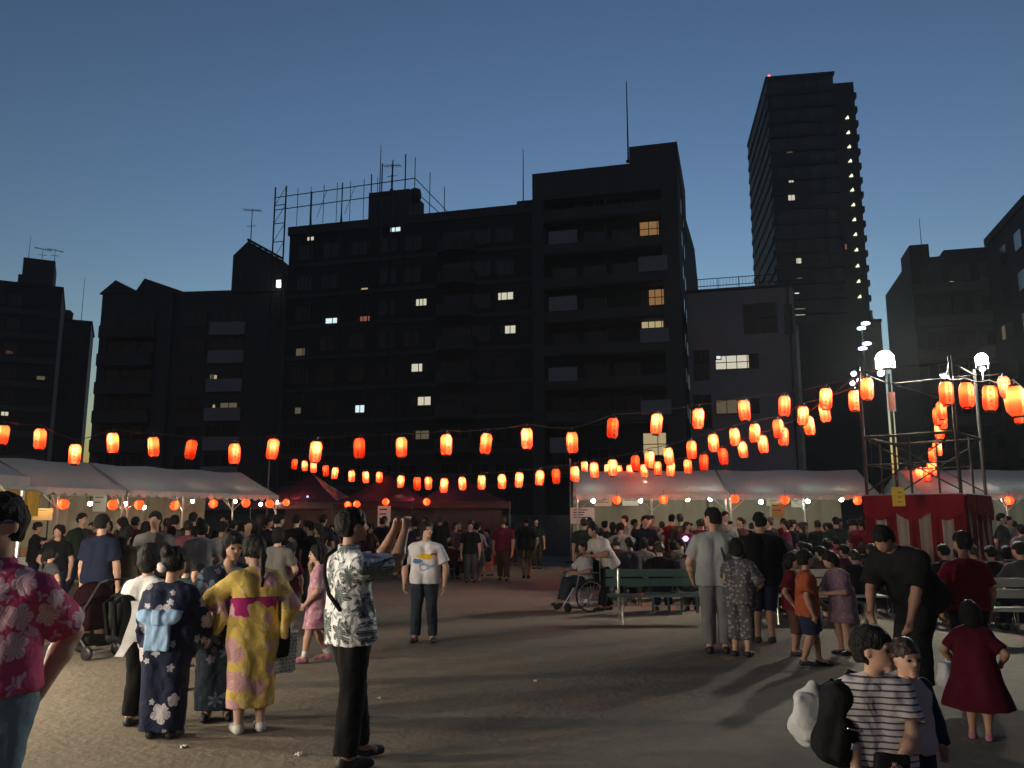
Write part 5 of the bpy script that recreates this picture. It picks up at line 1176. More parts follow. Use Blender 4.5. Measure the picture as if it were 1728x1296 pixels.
OLV = cloth('olive_shorts', (.16,.13,.06)); NVY = cloth('navy_cloth', (.02,.026,.055)); ORG = cloth('orange_shirt', (.30,.072,.033)); REDC = cloth('red_shirt', (.22,.014,.02)); MAG = cloth('magenta_obi', (.33,.025,.13)); LBLU = cloth('light_blue_obi', (.30,.46,.66)); TEAL = cloth('teal_cloth', (.06,.11,.10)); BRN = cloth('brown_cloth', (.09,.055,.04)); BEI = cloth('beige_cloth', (.22,.17,.12)); PNK = cloth('pink_cloth', (.22,.08,.09)); BLU = cloth('blue_cloth', (.05,.09,.18)); YLW = cloth('yellow_bag_cloth', (.52,.34,.03)); DGRN = cloth('dark_green_cloth', (.03,.05,.04)); MRN = cloth('maroon_cloth', (.14,.015,.03)); CRM = cloth('crimson_cloth', (.18,.012,.035)); GRY = cloth('grey_cloth', (.10,.10,.105)); PUR = cloth('plum_cloth', (.17,.03,.08))

# man in the pink shirt, cut by the left edge
p = at_Y(3, 880, 3.45)
R = Rig(1.71, wl=(.085,.075,.53), wr=(-.13,-.05,.48), el=(.25,1,-.1), er=(-1,.7,-.2), yaw=rad(-12), wide=.96)
e = person(p, rad(0), 'bespectacled man in a pink hibiscus-print shirt and jeans at the left edge', R, PINK, shirt_mesh(R, .010, .78, .025, .022, True, seed=4), JEAN, trousers_mesh(R, .012), 0, 'short', None, SHOE_D, .01, True, eyes=True)
for q in (1, -1): MB().tube([R.hp_(q*.05+q*.11*math.cos(t), .46, .475+.075*math.sin(t)) for t in np.linspace(0, 2*math.pi, 15)[:-1]]+[], .0022*1.7, 5, closed=True).build('spectacle_rim', BLACKP, e); MB().tube([R.hp_(q*.16,.46,.5), R.hp_(q*.33,.36,.5), R.hp_(q*.355,.0,.5)], .0035, 5).build('spectacle_temple', BLACKP, e)
MB().tube([R.hp_(-.05,.465,.49), R.hp_(.05,.465,.49)], .003, 5).build('spectacle_bridge', BLACKP, e)
for z in (.70,.63,.56): MB().lathe([(.001,-.003),(.007,-.002),(.007,.002),(.001,.003)], 8).build('button', SHOE_W, e, loc=(0,-.155,z*1.71), rot=(math.pi/2,0,0))

# man photographing with raised arms
p = ground(589, 1292)
rzm = rad(122)
R = Rig(1.70, P=(-.0,.012,.525), C=(0,.03,.80), wl=(.045,-.185,.895), wr=(-.045,-.195,.895), el=(.25,-.35,-1), er=(-.2,-.5,-1), al=(.06,-.06,.042), ar=(-.055,.04,.042), hp=.05, wide=1.0)
LEAFP = LEAF
e = person(p, rzm, 'man in a white shirt with dark leaf print and black trousers holding up a camera', R, LEAF, shirt_mesh(R, .009, .80, -.06, .022, True, seed=2), BLK, trousers_mesh(R, .010, 1.95, .022, .006), 1, 'short', HAIR, SHOE_D, .01, True, curl=(.75,.75), pn=((-1,0,.1),(1,0,.1)))
H = 1.70; strap = MB(); sp_ = [R.C+V(.05*H,-.06*H,.035*H), R.C+V(.068*H,.0,.048*H), R.C+V(.06*H,.075*H,-.0), R.C+V(.02*H,.090*H,-.07*H), R.C+V(-.03*H,.088*H,-.14*H), R.C+V(-.09*H,.06*H,-.20*H)]
strap.tube(sp_, .014, 6); strap.build('shoulder_strap', BLK, e, True)
cpos = (R.W[1]+R.W[-1])/2+V(0,-.085,.075); M4 = Matrix.Translation(e.location) @ Matrix.Rotation(rzm, 4, 'Z')
ce = empty('compact_camera', M4 @ Vector(cpos), rzm, 'small dark camera held up in both hands of the man in the leaf-print shirt', 'camera')
b = MB(); b.box((-.06,-.014,-.036),(.06,.014,.036)); b.build('camera_body', mat('brown_camera', (.10,.05,.03), .4, metal=.3), ce); MB().lathe([(.022,0),(.022,.02),(.016,.022)], 14).build('lens', BLACKP, ce, rot=(math.pi/2,0,0), loc=(0,-.012,0)); part_box('screen', (-.04,.0142,-.028), (.034,.0155,.028), emit_mat('camera_screen', (.5,.35,.25), .12), ce); part_box('shutter_button', (.03,-.006,.036), (.042,.006,.040), STEEL, ce)
pe = empty('camera_pouch', M4 @ Vector(R.W[-1]+V(.10,-.03,-.16)), rzm, 'black camera pouch dangling between the raised arms of the man in the leaf print', 'pouch')
link('pouch', bag_mesh((0,0,0), (.045,.035,.075), .009, .025, 3), pe, BLK); MB().tube([(0,0,.07),(-.04,0,.13),(-.07,.02,.2)], .006, 5).build('strap', BLK, pe); MB().tube([(-.01,-.04,.04),(.0,-.045,.0),(.02,-.042,-.03)], .009, 5).build('charm', WHT, pe)

# woman in the printed tee
p = ground(716, 1083)
R = Rig(1.60, wl=(.17,-.02,.47), wr=(-.165,-.06,.48), yaw=rad(42), al=(.075,.0,.042), ar=(-.075,-.02,.042))
person(p, rad(-6), 'woman in a white tee with a bright bird print, standing in the open', R, PTEE, shirt_mesh(R, .011, .75, -.04, .022, seed=9), DJEAN, trousers_mesh(R, .012, 1.93, .016), 0, 'pony', None, SHOE_D, .011, True, eyes=True)
# girl in pink walking left
p = ground(533, 1118)
R = Rig(1.34, .5, wl=(.13,-.10,.50), wr=(-.12,.05,.48), al=(.04,-.10,.042), ar=(-.04,.10,.06), kl=(0,-1,0), kr=(0,-1,0), yaw=rad(-5), hp=-.08)
e = person(p, rad(-78), 'girl in a short pink patterned yukata with a red sash walking left', R, PKIM, dress_mesh(R, .011, .29, .018, .05, .9), None, None, 0, 'bob', None, SHOE_P, .011, True, eyes=True)
F_ = Field(*R.bounds(.15), .011)
for q in (1, -1): F_.cone(R.P+R.up*.06*R.H+R.X*q*.043*R.H, R.P+R.up*.12*R.H+R.X*q*.045*R.H, .070*R.H+.012, .066*R.H+.012, .03, caps=3)
F_.clip(R.P+R.up*.06*R.H, -R.up); F_.clip(R.P+R.up*.12*R.H, R.up); F_.ell(R.P+V(0,.13,.10*R.H), (.10,.05,.09), None, .02); link('sash', F_.mesh('sash'), e, REDC)
for q in (1, -1): link('sock', (lambda F: (F.cone(R.A[q]+V(0,0,.0), R.A[q]+(R.K[q]-R.A[q])*.25, .034, .038, .01, caps=1), F.mesh('sock'))[1])(Field(R.A[q]-.09, R.A[q]+.16, .009)), e, WHT)
# navy kimono seen from the back with a pale blue bow
p = ground(272, 1246)
R = Rig(1.40, .35, wl=(.15,-.16,.50), wr=(-.14,-.17,.50), yaw=rad(-20), hp=-.1, wide=1.08)
e = person(p, rad(176), 'girl in a navy kimono with white flowers and a pale blue bow seen from behind', R, None, None, None, None, 0, 'bun', None, SHOE_D, .011, True)
kimono(R, e, NAVY, LBLU, .0095, .045)
for i, (x, f, u) in enumerate(((.12,-.52,.3),(.02,-.55,.22),(.2,-.42,.22))): MB().lathe([(.002,-.015),(.03,-.006),(.034,.004),(.008,.014)], 9).build('hair_flower', mat('white_hair_flower', (.6,.5,.5), .8), e, True, loc=tuple(R.hp_(x,f,u)), rot=(rad(70),.4*i,0))
# companion with white towel and black rucksack
p = ground(232, 1226)
R = Rig(1.42, .3, wl=(.13,-.14,.52), wr=(-.14,-.15,.5), yaw=rad(20))
e = person(p, rad(165), 'child in a white top and black trousers left of the navy kimono', R, WHT, shirt_mesh(R, .012, .8, -.05, .02, seed=12), BLK, trousers_mesh(R, .012, 1.95, .02), 0, 'bob', None, SHOE_D, .012, False)
be = empty('rucksack', (p[0]-.16, p[1]-.02, .66), rad(150), 'black rucksack on the child beside the navy kimono', 'rucksack'); link('bag_body', bag_mesh((0,0,.17), (.13,.09,.19), .012, .06, 6), be, BLK); MB().tube([(.05,.07,.34),(.06,.14,.30),(.05,.10,.05)], .018, 6).build('strap', BLK, be); MB().tube([(-.05,.07,.34),(-.06,.14,.30),(-.05,.10,.05)], .018, 6).build('strap', BLK, be); part_box('pocket', (-.08,-.125,.04), (.08,-.09,.2), BLK, be)
te = empty('white_towel', (p[0]+.045, p[1]-.17, .56), rad(8), 'long white towel hanging beside the navy kimono', 'towel')
b = MB()
for i in range(14):
    f = lambda t: (-.055+.05*math.sin(t*4.2)-.05*t, .02*math.sin(t*9), .42*(1-t)*1.0)
    a0, a1 = f(i/14), f((i+1)/14); w0 = .035+.03*math.sin(math.pi*min(1, i/14*1.2)); w1 = .035+.03*math.sin(math.pi*min(1, (i+1)/14*1.2))
    b.quad((a0[0]-w0,a0[1],a0[2]),(a1[0]-w1,a1[1],a1[2]),(a1[0]+w1,a1[1]-.02,a1[2]),(a0[0]+w0,a0[1]-.02,a0[2])); b.quad((a0[0]-w0,a0[1]+.012,a0[2]),(a0[0]+w0,a0[1]-.008,a0[2]),(a1[0]+w1,a1[1]-.008,a1[2]),(a1[0]-w1,a1[1]+.012,a1[2]))
b.build('cloth', WHT, te, True)
# slate kimono facing the camera
p = ground(366, 1212)
R = Rig(1.53, .2, C=(.02,-.05,.79), wl=(.12,-.17,.55), wr=(-.12,-.15,.5), yaw=rad(20), hp=-.2)
e = person(p, rad(18), 'girl in a dark slate flowered kimono facing the camera, behind the yellow kimono', R, None, None, None, None, 0, 'bob', None, SHOE_D, .011, True, eyes=True)
kimono(R, e, DNAVY, NVY, .011, .05, bow=False)
# yellow kimono
p = ground(420, 1236)
R = Rig(1.50, .2, C=(.0,-.02,.795), wl=(.17,-.24,.60), wr=(-.16,-.09,.50), el=(1,.3,-.3), yaw=rad(18), hp=-.18, wide=1.02)
rzy = rad(-150)
e = person(p, rzy, 'girl in a yellow kimono with pink flowers, magenta sash and ponytail', R, None, None, None, None, 2, 'pony', None, SHOE_W, .011, True, eyes=True)
kimono(R, e, YEL, MAG, .0095, .13, bow=False)
M4 = Matrix.Translation(e.location) @ Matrix.Rotation(rzy, 4, 'Z')
te = empty('tote_bag', M4 @ Vector((-.24, .0, .42)), rzy+rad(25), 'white tote bag with dark dots and a green patch hanging by the yellow kimono', 'bag')
TOTE = print_mat('dotted_tote', (.55,.54,.46), [dict(col=(.03,.03,.035), scale=36, size=.28, n=4, amp=.2, seed=2.1, rand=.35)], extra=[(0.0,.14,.05,.04,(.30,.45,.10))])
link('bag_body', bag_mesh((0,0,.13), (.12,.028,.135), .009, .02, 6), te, TOTE); MB().tube([(-.07,0,.25),(-.05,0,.42),(0,0,.50),(.05,0,.42),(.07,0,.25)], .008, 5).build('handle', WHT, te)
be = empty('black_pouch', M4 @ Vector((-.215, .045, .56)), rzy, 'black drawstring pouch hanging above the dotted tote bag', 'pouch'); link('pouch', bag_mesh((0,0,.1), (.055,.035,.12), .01, .03, 7), be, BLK); MB().tube([(0,0,.2),(.02,-.05,.4),(.08,-.06,.62)], .007, 5).build('strap', cloth('cream_strap', (.5,.45,.3)), be)

# right group ----------------------------------------------------------------
p = ground(1212, 1103)
R = Rig(1.77, yaw=rad(50), wl=(.15,-.12,.50), wr=(-.14,-.05,.47), hp=.05)
person(p, rad(172), 'man in a white tee and pale trousers seen from behind, at the benches', R, cloth('dull_white_tee', (.27,.28,.28)), shirt_mesh(R, .012, .75, -.06, .025, seed=3), cloth('pale_grey_trousers', (.16,.16,.16)), trousers_mesh(R, .013, 1.9, .025), 0, 'short', None, SHOE_D, .012, True)
e = empty('sling_bag', (p[0]+.15, p[1]-.16, .86), rad(20), 'yellow curved sling bag at the side of the man in white', 'bag')
F_ = Field((-.2,-.15,-.3), (.2,.15,.3), .012); pts = [V(-.06,0,.2), V(-.05,0,.05), V(.0,0,-.1), V(.08,0,-.2)]
for a, b in zip(pts, pts[1:]): F_.cone(a, b, .045, .045, .02)
link('bag_body', F_.mesh('sling'), e, YLW); MB().tube([(-.06,0,.2),(-.08,.05,.4),(-.05,.12,.58)], .012, 5).build('strap', DGRN, e)
p = ground(1252, 1108)
R = Rig(1.40, .4, wl=(.10,-.16,.55), wr=(-.1,-.15,.55), yaw=rad(25), hp=-.25)
person(p, rad(150), 'child in a grey flecked summer suit with dark bob hair beside the man in white', R, GKIM, shirt_mesh(R, .012, .95, -.08, .03, seed=5), GKIM, trousers_mesh(R, .012, 1.6, .03), 0, 'bob', None, SHOE_D, .012, False)
p = ground(1292, 1085)
R = Rig(1.72, wl=(.16,-.08,.5), wr=(-.16,-.08,.5), wide=1.15, yaw=rad(10))
person(p, rad(178), 'broad man in a black tee and dark shorts seen from behind, between two children', R, BLK, shirt_mesh(R, .013, .85, -.08, .035, seed=6), NVY, trousers_mesh(R, .013, 1.05, .035), 1, 'short', None, SHOE_D, .013, False)
p = ground(1368, 1124)
R = Rig(1.28, .5, wl=(.12,-.14,.52), wr=(-.14,-.03,.46), yaw=rad(30), al=(.05,-.08,.042), ar=(-.05,.06,.05))
person(p, rad(75), 'boy in an orange shirt and navy shorts walking right', R, ORG, shirt_mesh(R, .012, .8, -.09, .035, seed=8), NVY, trousers_mesh(R, .012, 1.0, .04), 1, 'short', None, SHOE_D, .012, False)
p = ground(1428, 1104)
R = Rig(1.27, .5, C=(0,-.06,.775), wl=(.05,-.2,.58), wr=(-.06,-.2,.58), hp=-.5)
person(p, rad(-70), 'girl in a lavender dress with long dark hair looking down at her hands', R, LAV, dress_mesh(R, .012, .30, .02, .03, .9), None, None, 0, 'bob', None, SHOE_D, .012, False)
p = ground(1343, 1105)
R = Rig(1.22, .5, wl=(.1,-.16,.55), wr=(-.14,-.03,.5))
person(p, rad(60), 'small child in a maroon top behind the boy in orange', R, MRN, shirt_mesh(R, .014, .8, -.08, .03, seed=8), BRN, trousers_mesh(R, .014, 1.3, .03), 1, 'bob', None, SHOE_D, .014, False)
# stooping man in black
p = ground(1552, 1168)
R = Rig(1.78, P=(0,.06,.50), C=(0,-.115,.725), wl=(.12,-.20,.40), wr=(-.10,-.22,.43), yaw=rad(0), hp=-.75, al=(.07,-.05,.042), ar=(-.07,.07,.042), wide=1.12)
person(p, rad(-60), 'tall man in black clothes stooping forward left of the tower curtain', R, BLK, shirt_mesh(R, .013, .9, -.05, .04, seed=11), BLK, trousers_mesh(R, .013, 1.95, .03), 1, 'short', None, SHOE_D, .012, False)
pb = at_Y(1603, 1130, 7.5); e = empty('plastic_bag', (pb[0], pb[1], pb[2]-.14), .3, 'crumpled white plastic bag hanging beside the stooping man', 'bag'); link('bag_body', bag_mesh((0,0,.1), (.10,.06,.11), .01, .04, 9, taper=1), e, mat('white_plastic', (.5,.5,.5), .35, noise=.1)); MB().tube([(-.04,0,.2),(-.03,.0,.33),(.03,0,.34),(.04,0,.2)], .009, 5).build('handle', MATS['white_plastic'], e)
# woman in a red top with bag carrying hand
p = at_Y(1632, 1000, 8.6)
R = Rig(1.50, .2, wl=(.15,-.05,.48), wr=(-.15,-.06,.46), yaw=rad(20))
person(p, rad(170), 'woman in a dark red top and black skirt standing right of the stooping man', R, REDC, shirt_mesh(R, .013, .75, -.04, .02, seed=3), BLK, trousers_mesh(R, .013, 1.3, .03), 1, 'short', None, SHOE_D, .013, False)
p = at_Y(1652, 1200, 6.5)
R = Rig(1.0, .9, wl=(.16,-.08,.52), wr=(-.16,-.1,.55), yaw=rad(20))
e = person(p, rad(140), 'toddler in a crimson summer dress running, front right of the tower', R, cloth('deep_crimson_cloth', (.06,.006,.013)), dress_mesh(R, .012, .22, .02, .08, .8), None, None, 1, 'bob', None, SHOE_P, .012, False)
# striped boy in the near right corner and the child behind him
p = at_Y(1481, 1260, 3.9)
R = Rig(1.13, .7, wl=(.04,-.17,.52), wr=(-.10,-.12,.46), el=(1,.4,-.3), er=(-1,.6,-.3), yaw=rad(58), wide=1.05)
e = person(p, rad(-12), 'young boy in a striped white tee looking right, near the bottom right corner', R, STRP, shirt_mesh(R, .008, .72, -.05, .016, seed=7), DJEAN, trousers_mesh(R, .010, 1.9, .018), 0, 'short', None, SHOE_D, .009, True, eyes=True, curl=(.7,.5))
b = empty('toy_case', (p[0]-.02, p[1]-.19, .56), rad(-12), 'small black case held at the waist of the striped boy', 'case'); link('case_body', bag_mesh((0,0,.03), (.07,.028,.04), .008, .015, 2), b, BLK); part_box('clasp', (-.01,-.034,.03), (.01,-.028,.045), STEEL, b)
p2 = at_Y(1532, 1200, 4.3)
R = Rig(1.02, .8, wl=(.16,-.05,.50), wr=(-.16,-.04,.48), yaw=rad(-20))
e = person(p2, rad(30), 'smaller child in a pale shirt and dark jacket behind the striped boy', R, cloth('pale_pink_tee', (.45,.36,.37)), shirt_mesh(R, .010, .7, -.04, .016, seed=17), NVY, trousers_mesh(R, .011, 1.9, .02), 0, 'short', HAIRG, SHOE_D, .010, True, eyes=True)
F_ = Field(*R.bounds(), .011); f_arm(F_, R, 1, .03, 1, True, .02, True); F_.wrinkle(.006, 40, 2); link('jacket_sleeve', F_.mesh('sleeve'), e, NVY)
F_ = Field(*R.bounds(), .011); f_arm(F_, R, -1, .03, 1, True, .02, True); F_.wrinkle(.006, 40, 3); link('jacket_sleeve', F_.mesh('sleeve'), e, NVY)

def stroller(pos, rz, label, fab, big=1.):
    e = empty('stroller', (pos[0], pos[1], 0), rz, label, 'stroller'); e.scale = (big,)*3
    F_ = Field((-.35,-.6,.3), (.35,.5,1.2), .016); F_.ell((0,.10,.74), (.23,.26,.24), None); F_.ell((0,-.10,.70), (.19,.30,.22), None, op='sub'); F_.clip(V(0,0,.62), (0,.5,-1)); F_.wrinkle(.008, 30, 1); link('canopy', F_.mesh('canopy'), e, fab)
    F_ = Field((-.35,-.6,.2), (.35,.5,1.0), .016); F_.box((0,-.02,.42), (.20,.26,.06), .04); F_.box((0,.22,.60), (.20,.05,.22), .03, None, .05); F_.wrinkle(.006, 30, 2); link('seat', F_.mesh('seat'), e, fab)
    for s in (-1, 1):
        MB().tube([(s*.23,-.34,.10),(s*.23,.10,.50),(s*.22,.42,.98),(s*.20,.52,1.02)], .014, 6).build('frame_tube', BLACKST, e); MB().tube([(s*.23,.32,.10),(s*.23,-.05,.50)], .014, 6).build('frame_tube', BLACKST, e)
        for y in (-.34, .32): MB().lathe([(.02,-.018),(.085,-.02),(.09,0),(.085,.02),(.02,.018)], 16).build('wheel', BLACKP, e, True, loc=(s*.25,y,.09), rot=(0,math.pi/2,0))
    MB().tube([(-.2,.52,1.02),(.2,.52,1.02)], .016, 6).build('handle', BLACKP, e); F_ = Field((-.3,-.4,.1), (.3,.4,.35), .016); F_.box((0,.05,.22), (.18,.2,.06), .03); link('basket', F_.mesh('basket'), e, BLK)
    return e
sp0 = at_Y(1402, 1208, 3.9); sr = empty('large_rucksack', (sp0[0], sp0[1], sp0[2]-.21), rad(25), 'large black rucksack bulging beside the striped boy, bottom right', 'rucksack')
F_ = Field((-.3,-.25,-.1), (.3,.25,.6), .010); F_.box((0,0,.20), (.125,.085,.20), .07); F_.box((.03,.0,.36), (.08,.07,.07), .05, None, .05); F_.box((0,-.09,.12), (.095,.035,.09), .03, None, .015); F_.wrinkle(.012, 30, 3); F_.wrinkle(.006, 70, 8); link('bag_body', F_.mesh('ruck'), sr, BLK)
for s in (-1, 1): MB().tube([(s*.05+.02,.07,.40),(s*.06+.04,.14,.36),(s*.06+.03,.12,.15),(s*.05,.08,.04)], .016, 6).build('strap', BLK, sr)
MB().tube([(-.02,.0,.43),(0,.0,.47),(.05,.0,.47),(.07,0,.43)], .010, 6).build('carry_loop', BLK, sr); MB().tube([(-.085,-.127,.19),(0,-.135,.195),(.085,-.127,.19)], .004, 5).build('zip', STEEL, sr); part_box('patch', (-.045,-.137,.10), (-.01,-.126,.13), WHT, sr)
sr.rotation_euler[1] = rad(18); sr.scale = (.88,.88,.88)
wb = at_Y(1366, 1192, 4.05); e = empty('white_bundle', (wb[0], wb[1], wb[2]-.16), 0, 'white cloth sack bulging behind the large black rucksack', 'bag'); e.scale = (.82,.82,.82); link('bag_body', (lambda F: (F.box((0,0,.15), (.08,.07,.13), .05), F.ell((-.01,0,.09), (.10,.09,.10), None, .05), F.cone((0,0,.25), (.02,0,.31), .05, .02, .03), F.wrinkle(.016, 34, 5), F.wrinkle(.009, 80, 7), F.mesh('sack'))[-1])(Field((-.2,-.2,-.08), (.2,.2,.4), .009)), e, GRYW); MB().tube([(0,0,.28),(.03,0,.33),(.06,0,.30)], .01, 5).build('knot', GRYW, e)
ps = ground(140, 1108); stroller(ps, rad(-110), 'dark red stroller behind the man in pink', cloth('dark_stroller_red', (.012,.003,.005)), .9)

# wheelchair with its rider and the helper leaning over
wc = ground(985, 1030)
W_ = empty('wheelchair', (wc[0], wc[1], 0), rad(-70), 'wheelchair left of the green benches, its large wheel shining', 'wheelchair')
for s in (-1, 1):
    wl_ = MB().tube([(s*.30, .28*math.cos(t), .29+.28*math.sin(t)) for t in np.linspace(0, 2*math.pi, 29)[:-1]], .016, 6, closed=True).build('wheel', BLACKP, W_)
    MB().tube([(s*.33, .24*math.cos(t), .29+.24*math.sin(t)) for t in np.linspace(0, 2*math.pi, 25)[:-1]], .008, 5, closed=True).build('push_rim', STEEL, wl_)
    sp_ = MB()
    for t in np.linspace(0, 2*math.pi, 17)[:-1]: sp_.tube([(s*.30,0,.29),(s*.30,.27*math.cos(t),.29+.27*math.sin(t))], .0025, 4)
    sp_.build('spokes', STEEL, wl_); MB().lathe([(.03,-.04),(.03,.04)], 10).build('hub', STEEL, wl_, loc=(s*.30,0,.29), rot=(0,math.pi/2,0))
    MB().lathe([(.02,-.012),(.075,-.014),(.08,0),(.075,.014),(.02,.012)], 14).build('caster', BLACKP, W_, True, loc=(s*.24,-.42,.08), rot=(0,math.pi/2,0))
    MB().tube([(s*.25,.22,.10),(s*.25,.22,.92),(s*.25,.34,.94)], .013, 6).build('frame_tube', STEEL, W_); MB().tube([(s*.25,.22,.68),(s*.25,-.2,.68),(s*.25,-.24,.46),(s*.24,-.42,.16)], .013, 6).build('frame_tube', STEEL, W_); MB().tube([(s*.24,-.30,.42),(s*.20,-.5,.10)], .012, 6).build('footrest', STEEL, W_)
    MB().lathe([(.001,-.004),(.035,-.004),(.035,.004),(.001,.006)], 12).build('reflector', mat('reflector_white', (.8,.85,.9), .1, noise=0, spec=.8), wl_, loc=(s*.318,-.10,.20), rot=(0,math.pi/2,0))
part_box('seat', (-.24,-.22,.44), (.24,.2,.48), BLK, W_); part_box('back_panel', (-.24,.19,.48), (.24,.215,.9), BLK, W_)
R = Rig(1.55, P=(0,.03,.345), C=(0,.02,.60), wl=(.16,-.16,.44), wr=(-.16,-.16,.44), al=(.06,-.27,.10), ar=(-.06,-.27,.10), yaw=rad(15))
person(wc, rad(-70), 'seated person in a pale top riding in the wheelchair', R, GRYW, shirt_mesh(R, .015, .8, -.0, .02), DJEAN, trousers_mesh(R, .015, 1.9, .02), 1, 'short', None, SHOE_D, .014, False)
hp_ = ground(1022, 1031)
R = Rig(1.66, P=(0,.05,.51), C=(0,-.09,.755), wl=(.13,-.27,.60), wr=(-.13,-.27,.60), hp=-.2, al=(.06,-.1,.042), ar=(-.06,.1,.042))
person(hp_, rad(-60), 'helper in a pale shirt and dark trousers leaning over the wheelchair', R, cloth('dusty_white', (.46,.42,.40)), shirt_mesh(R, .014, .8, -.04, .03, seed=5), BLK, trousers_mesh(R, .014, 1.95, .025), 1, 'short', None, SHOE_D, .013, False)
# walkers in the open ground at the back
p = ground(888, 976)
R = Rig(1.76, wl=(.15,-.03,.48), wr=(-.15,-.02,.48), al=(.04,-.02,.042), ar=(-.04,.02,.042))
person(p, rad(175), 'bare-legged person in a black top and olive shorts walking away into the dark', R, BLK, shirt_mesh(R, .016, .8, -.06, .03), OLV, trousers_mesh(R, .016, .85, .03), 1, 'short', None, SHOE_D, .015, False)
p = ground(822, 973)
R = Rig(1.40, .4, wl=(.1,-.14,.62), wr=(-.14,-.02,.46), al=(.03,-.13,.042), ar=(-.03,.12,.05))
person(p, rad(-70), 'boy in a blue shirt and dark green shorts walking left across the field', R, BLU, shirt_mesh(R, .015, .8, -.03, .02), DGRN, trousers_mesh(R, .015, .9, .035), 1, 'short', None, SHOE_D, .014, False)
e = empty('ball', (p[0]-.30, p[1]-.02, .52), 0, 'dark ball carried at the side of the boy in blue', 'ball'); link('ball_skin', sphere_mesh('ball', .13, 16, 10), e, cloth('dark_red_ball', (.05,.015,.02))); MB().tube([(.131*math.cos(t), .131*math.sin(t), 0) for t in np.linspace(0, 2*math.pi, 25)[:-1]], .004, 4, closed=True).build('seam', BLK, e)
p = ground(838, 951)
R = Rig(1.66, wl=(.06,-.18,.62), wr=(-.15,-.02,.48), yaw=rad(10))
person(p, rad(15), 'boy in a white tee and khaki shorts behind the boy in blue', R, WHT, shirt_mesh(R, .017, .8, -.05, .025), OLV, trousers_mesh(R, .017, .95, .03), 1, 'short', None, SHOE_D, .016, False)

# ---------------------------------------------------------------- the crowd
VX = .021
def template(kind):
    d = dict(vox=VX)
    if kind == 'stand': R = Rig(1.66); T = shirt_mesh(R, VX, .75, -.05, .022); B = trousers_mesh(R, VX, 1.92, .018); hs = 'short'
    elif kind == 'woman': R = Rig(1.57, wl=(.09,-.15,.55), wr=(-.09,-.15,.55), yaw=.3, wide=.92); T = shirt_mesh(R, VX, .7, -.06, .018); B = trousers_mesh(R, VX, 1.9, .016); hs = 'bob'
    elif kind == 'longhair': R = Rig(1.58, wl=(.14,-.05,.47), wr=(-.1,-.16,.56), yaw=-.4, wide=.92); T = shirt_mesh(R, VX, .7, -.03, .015); B = trousers_mesh(R, VX, 1.15, .02); hs = 'long'
    elif kind == 'walk': R = Rig(1.70, wl=(.14,-.1,.48), wr=(-.14,.08,.47), al=(.05,-.16,.042), ar=(-.05,.15,.07)); T = shirt_mesh(R, VX, .75, -.05, .022); B = trousers_mesh(R, VX, 1.9, .02); hs = 'short'
    elif kind == 'dress': R = Rig(1.56, wl=(.12,-.1,.5), wr=(-.12,-.12,.52), yaw=.5, wide=.92); T = dress_mesh(R, VX, .26, .016, .05, .5); B = None; hs = 'bun'
    elif kind == 'child': R = Rig(1.22, .5, wl=(.13,-.08,.5), wr=(-.13,-.06,.48), yaw=.3); T = shirt_mesh(R, VX*.8, .75, -.06, .022); B = trousers_mesh(R, VX*.8, 1.1, .03); hs = 'short'
    elif kind == 'girl': R = Rig(1.18, .5, wl=(.1,-.14,.54), wr=(-.13,-.04,.5), yaw=-.3); T = dress_mesh(R, VX*.8, .26, .014, .05, .6); B = None; hs = 'pony'
    elif kind == 'phone': R = Rig(1.68, wl=(.06,-.2,.78), wr=(-.07,-.2,.77), hp=-.15); T = shirt_mesh(R, VX, .75, -.05, .02); B = trousers_mesh(R, VX, 1.92, .016); hs = 'short'
    elif kind == 'sit': R = Rig(1.66, P=(0,.05,.295), C=(0,.0,.56), wl=(.1,-.18,.36), wr=(-.1,-.18,.36), al=(.06,-.24,.042), ar=(-.07,-.22,.042), yaw=.3, hp=-.1); T = shirt_mesh(R, VX, .75, .0, .022); B = trousers_mesh(R, VX, 1.9, .02); hs = 'short'
    elif kind == 'sitw': R = Rig(1.56, P=(0,.05,.31), C=(0,.01,.58), wl=(.08,-.2,.42), wr=(-.08,-.2,.42), al=(.05,-.24,.042), ar=(-.05,-.22,.042), yaw=-.5, wide=.92); T = shirt_mesh(R, VX, .75, .0, .02); B = trousers_mesh(R, VX, 1.9, .02); hs = 'bob'
    return dict(body=body_mesh(R, VX*.8, False), hair=hair_mesh(R, hs, VX*.7), top=T, bottom=B, shoes=shoe_meshes(R, VX*.8), R=R)
TPL = {k: template(k) for k in ('stand','woman','longhair','walk','dress','child','girl','phone','sit','sitw')}
CB = dict(black=(.010,.010,.011), white=(.26,.255,.25), grey=(.06,.06,.065), navy=(.014,.018,.036), red=(.17,.011,.016), pink=(.15,.055,.062), beige=(.15,.115,.08), teal=(.04,.07,.065), brown=(.06,.036,.026), blue=(.03,.05,.10), maroon=(.08,.009,.018), cream=(.145,.135,.125), plum=(.09,.016,.042), orange=(.25,.06,.027), green=(.018,.03,.024), crimson=(.13,.009,.025))  # crowd cloth darkened, the shade of backlit figures put into the colours
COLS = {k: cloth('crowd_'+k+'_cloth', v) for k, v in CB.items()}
KW = dict(stand='person in a {} tee standing', woman='woman in a {} top with folded hands', longhair='long-haired person in a {} top', walk='striding person in a {} tee', dress='woman in a {} dress, hair up,', child='child in a {} tee', girl='girl in a {} dress with ponytail', phone='person in a {} tee raising a phone', sit='sitter in a {} tee', sitw='bob-haired sitter in a {} top')
crowd_rows = []
def crowd(u, Y, kind, col, where, group, rz=None, bot='black', s=1.0): crowd_rows.append([u, Y, kind, col, where, group, rz, bot, s])
G1 = 'crowd before the left tents'
w1 = 'before the left tents'
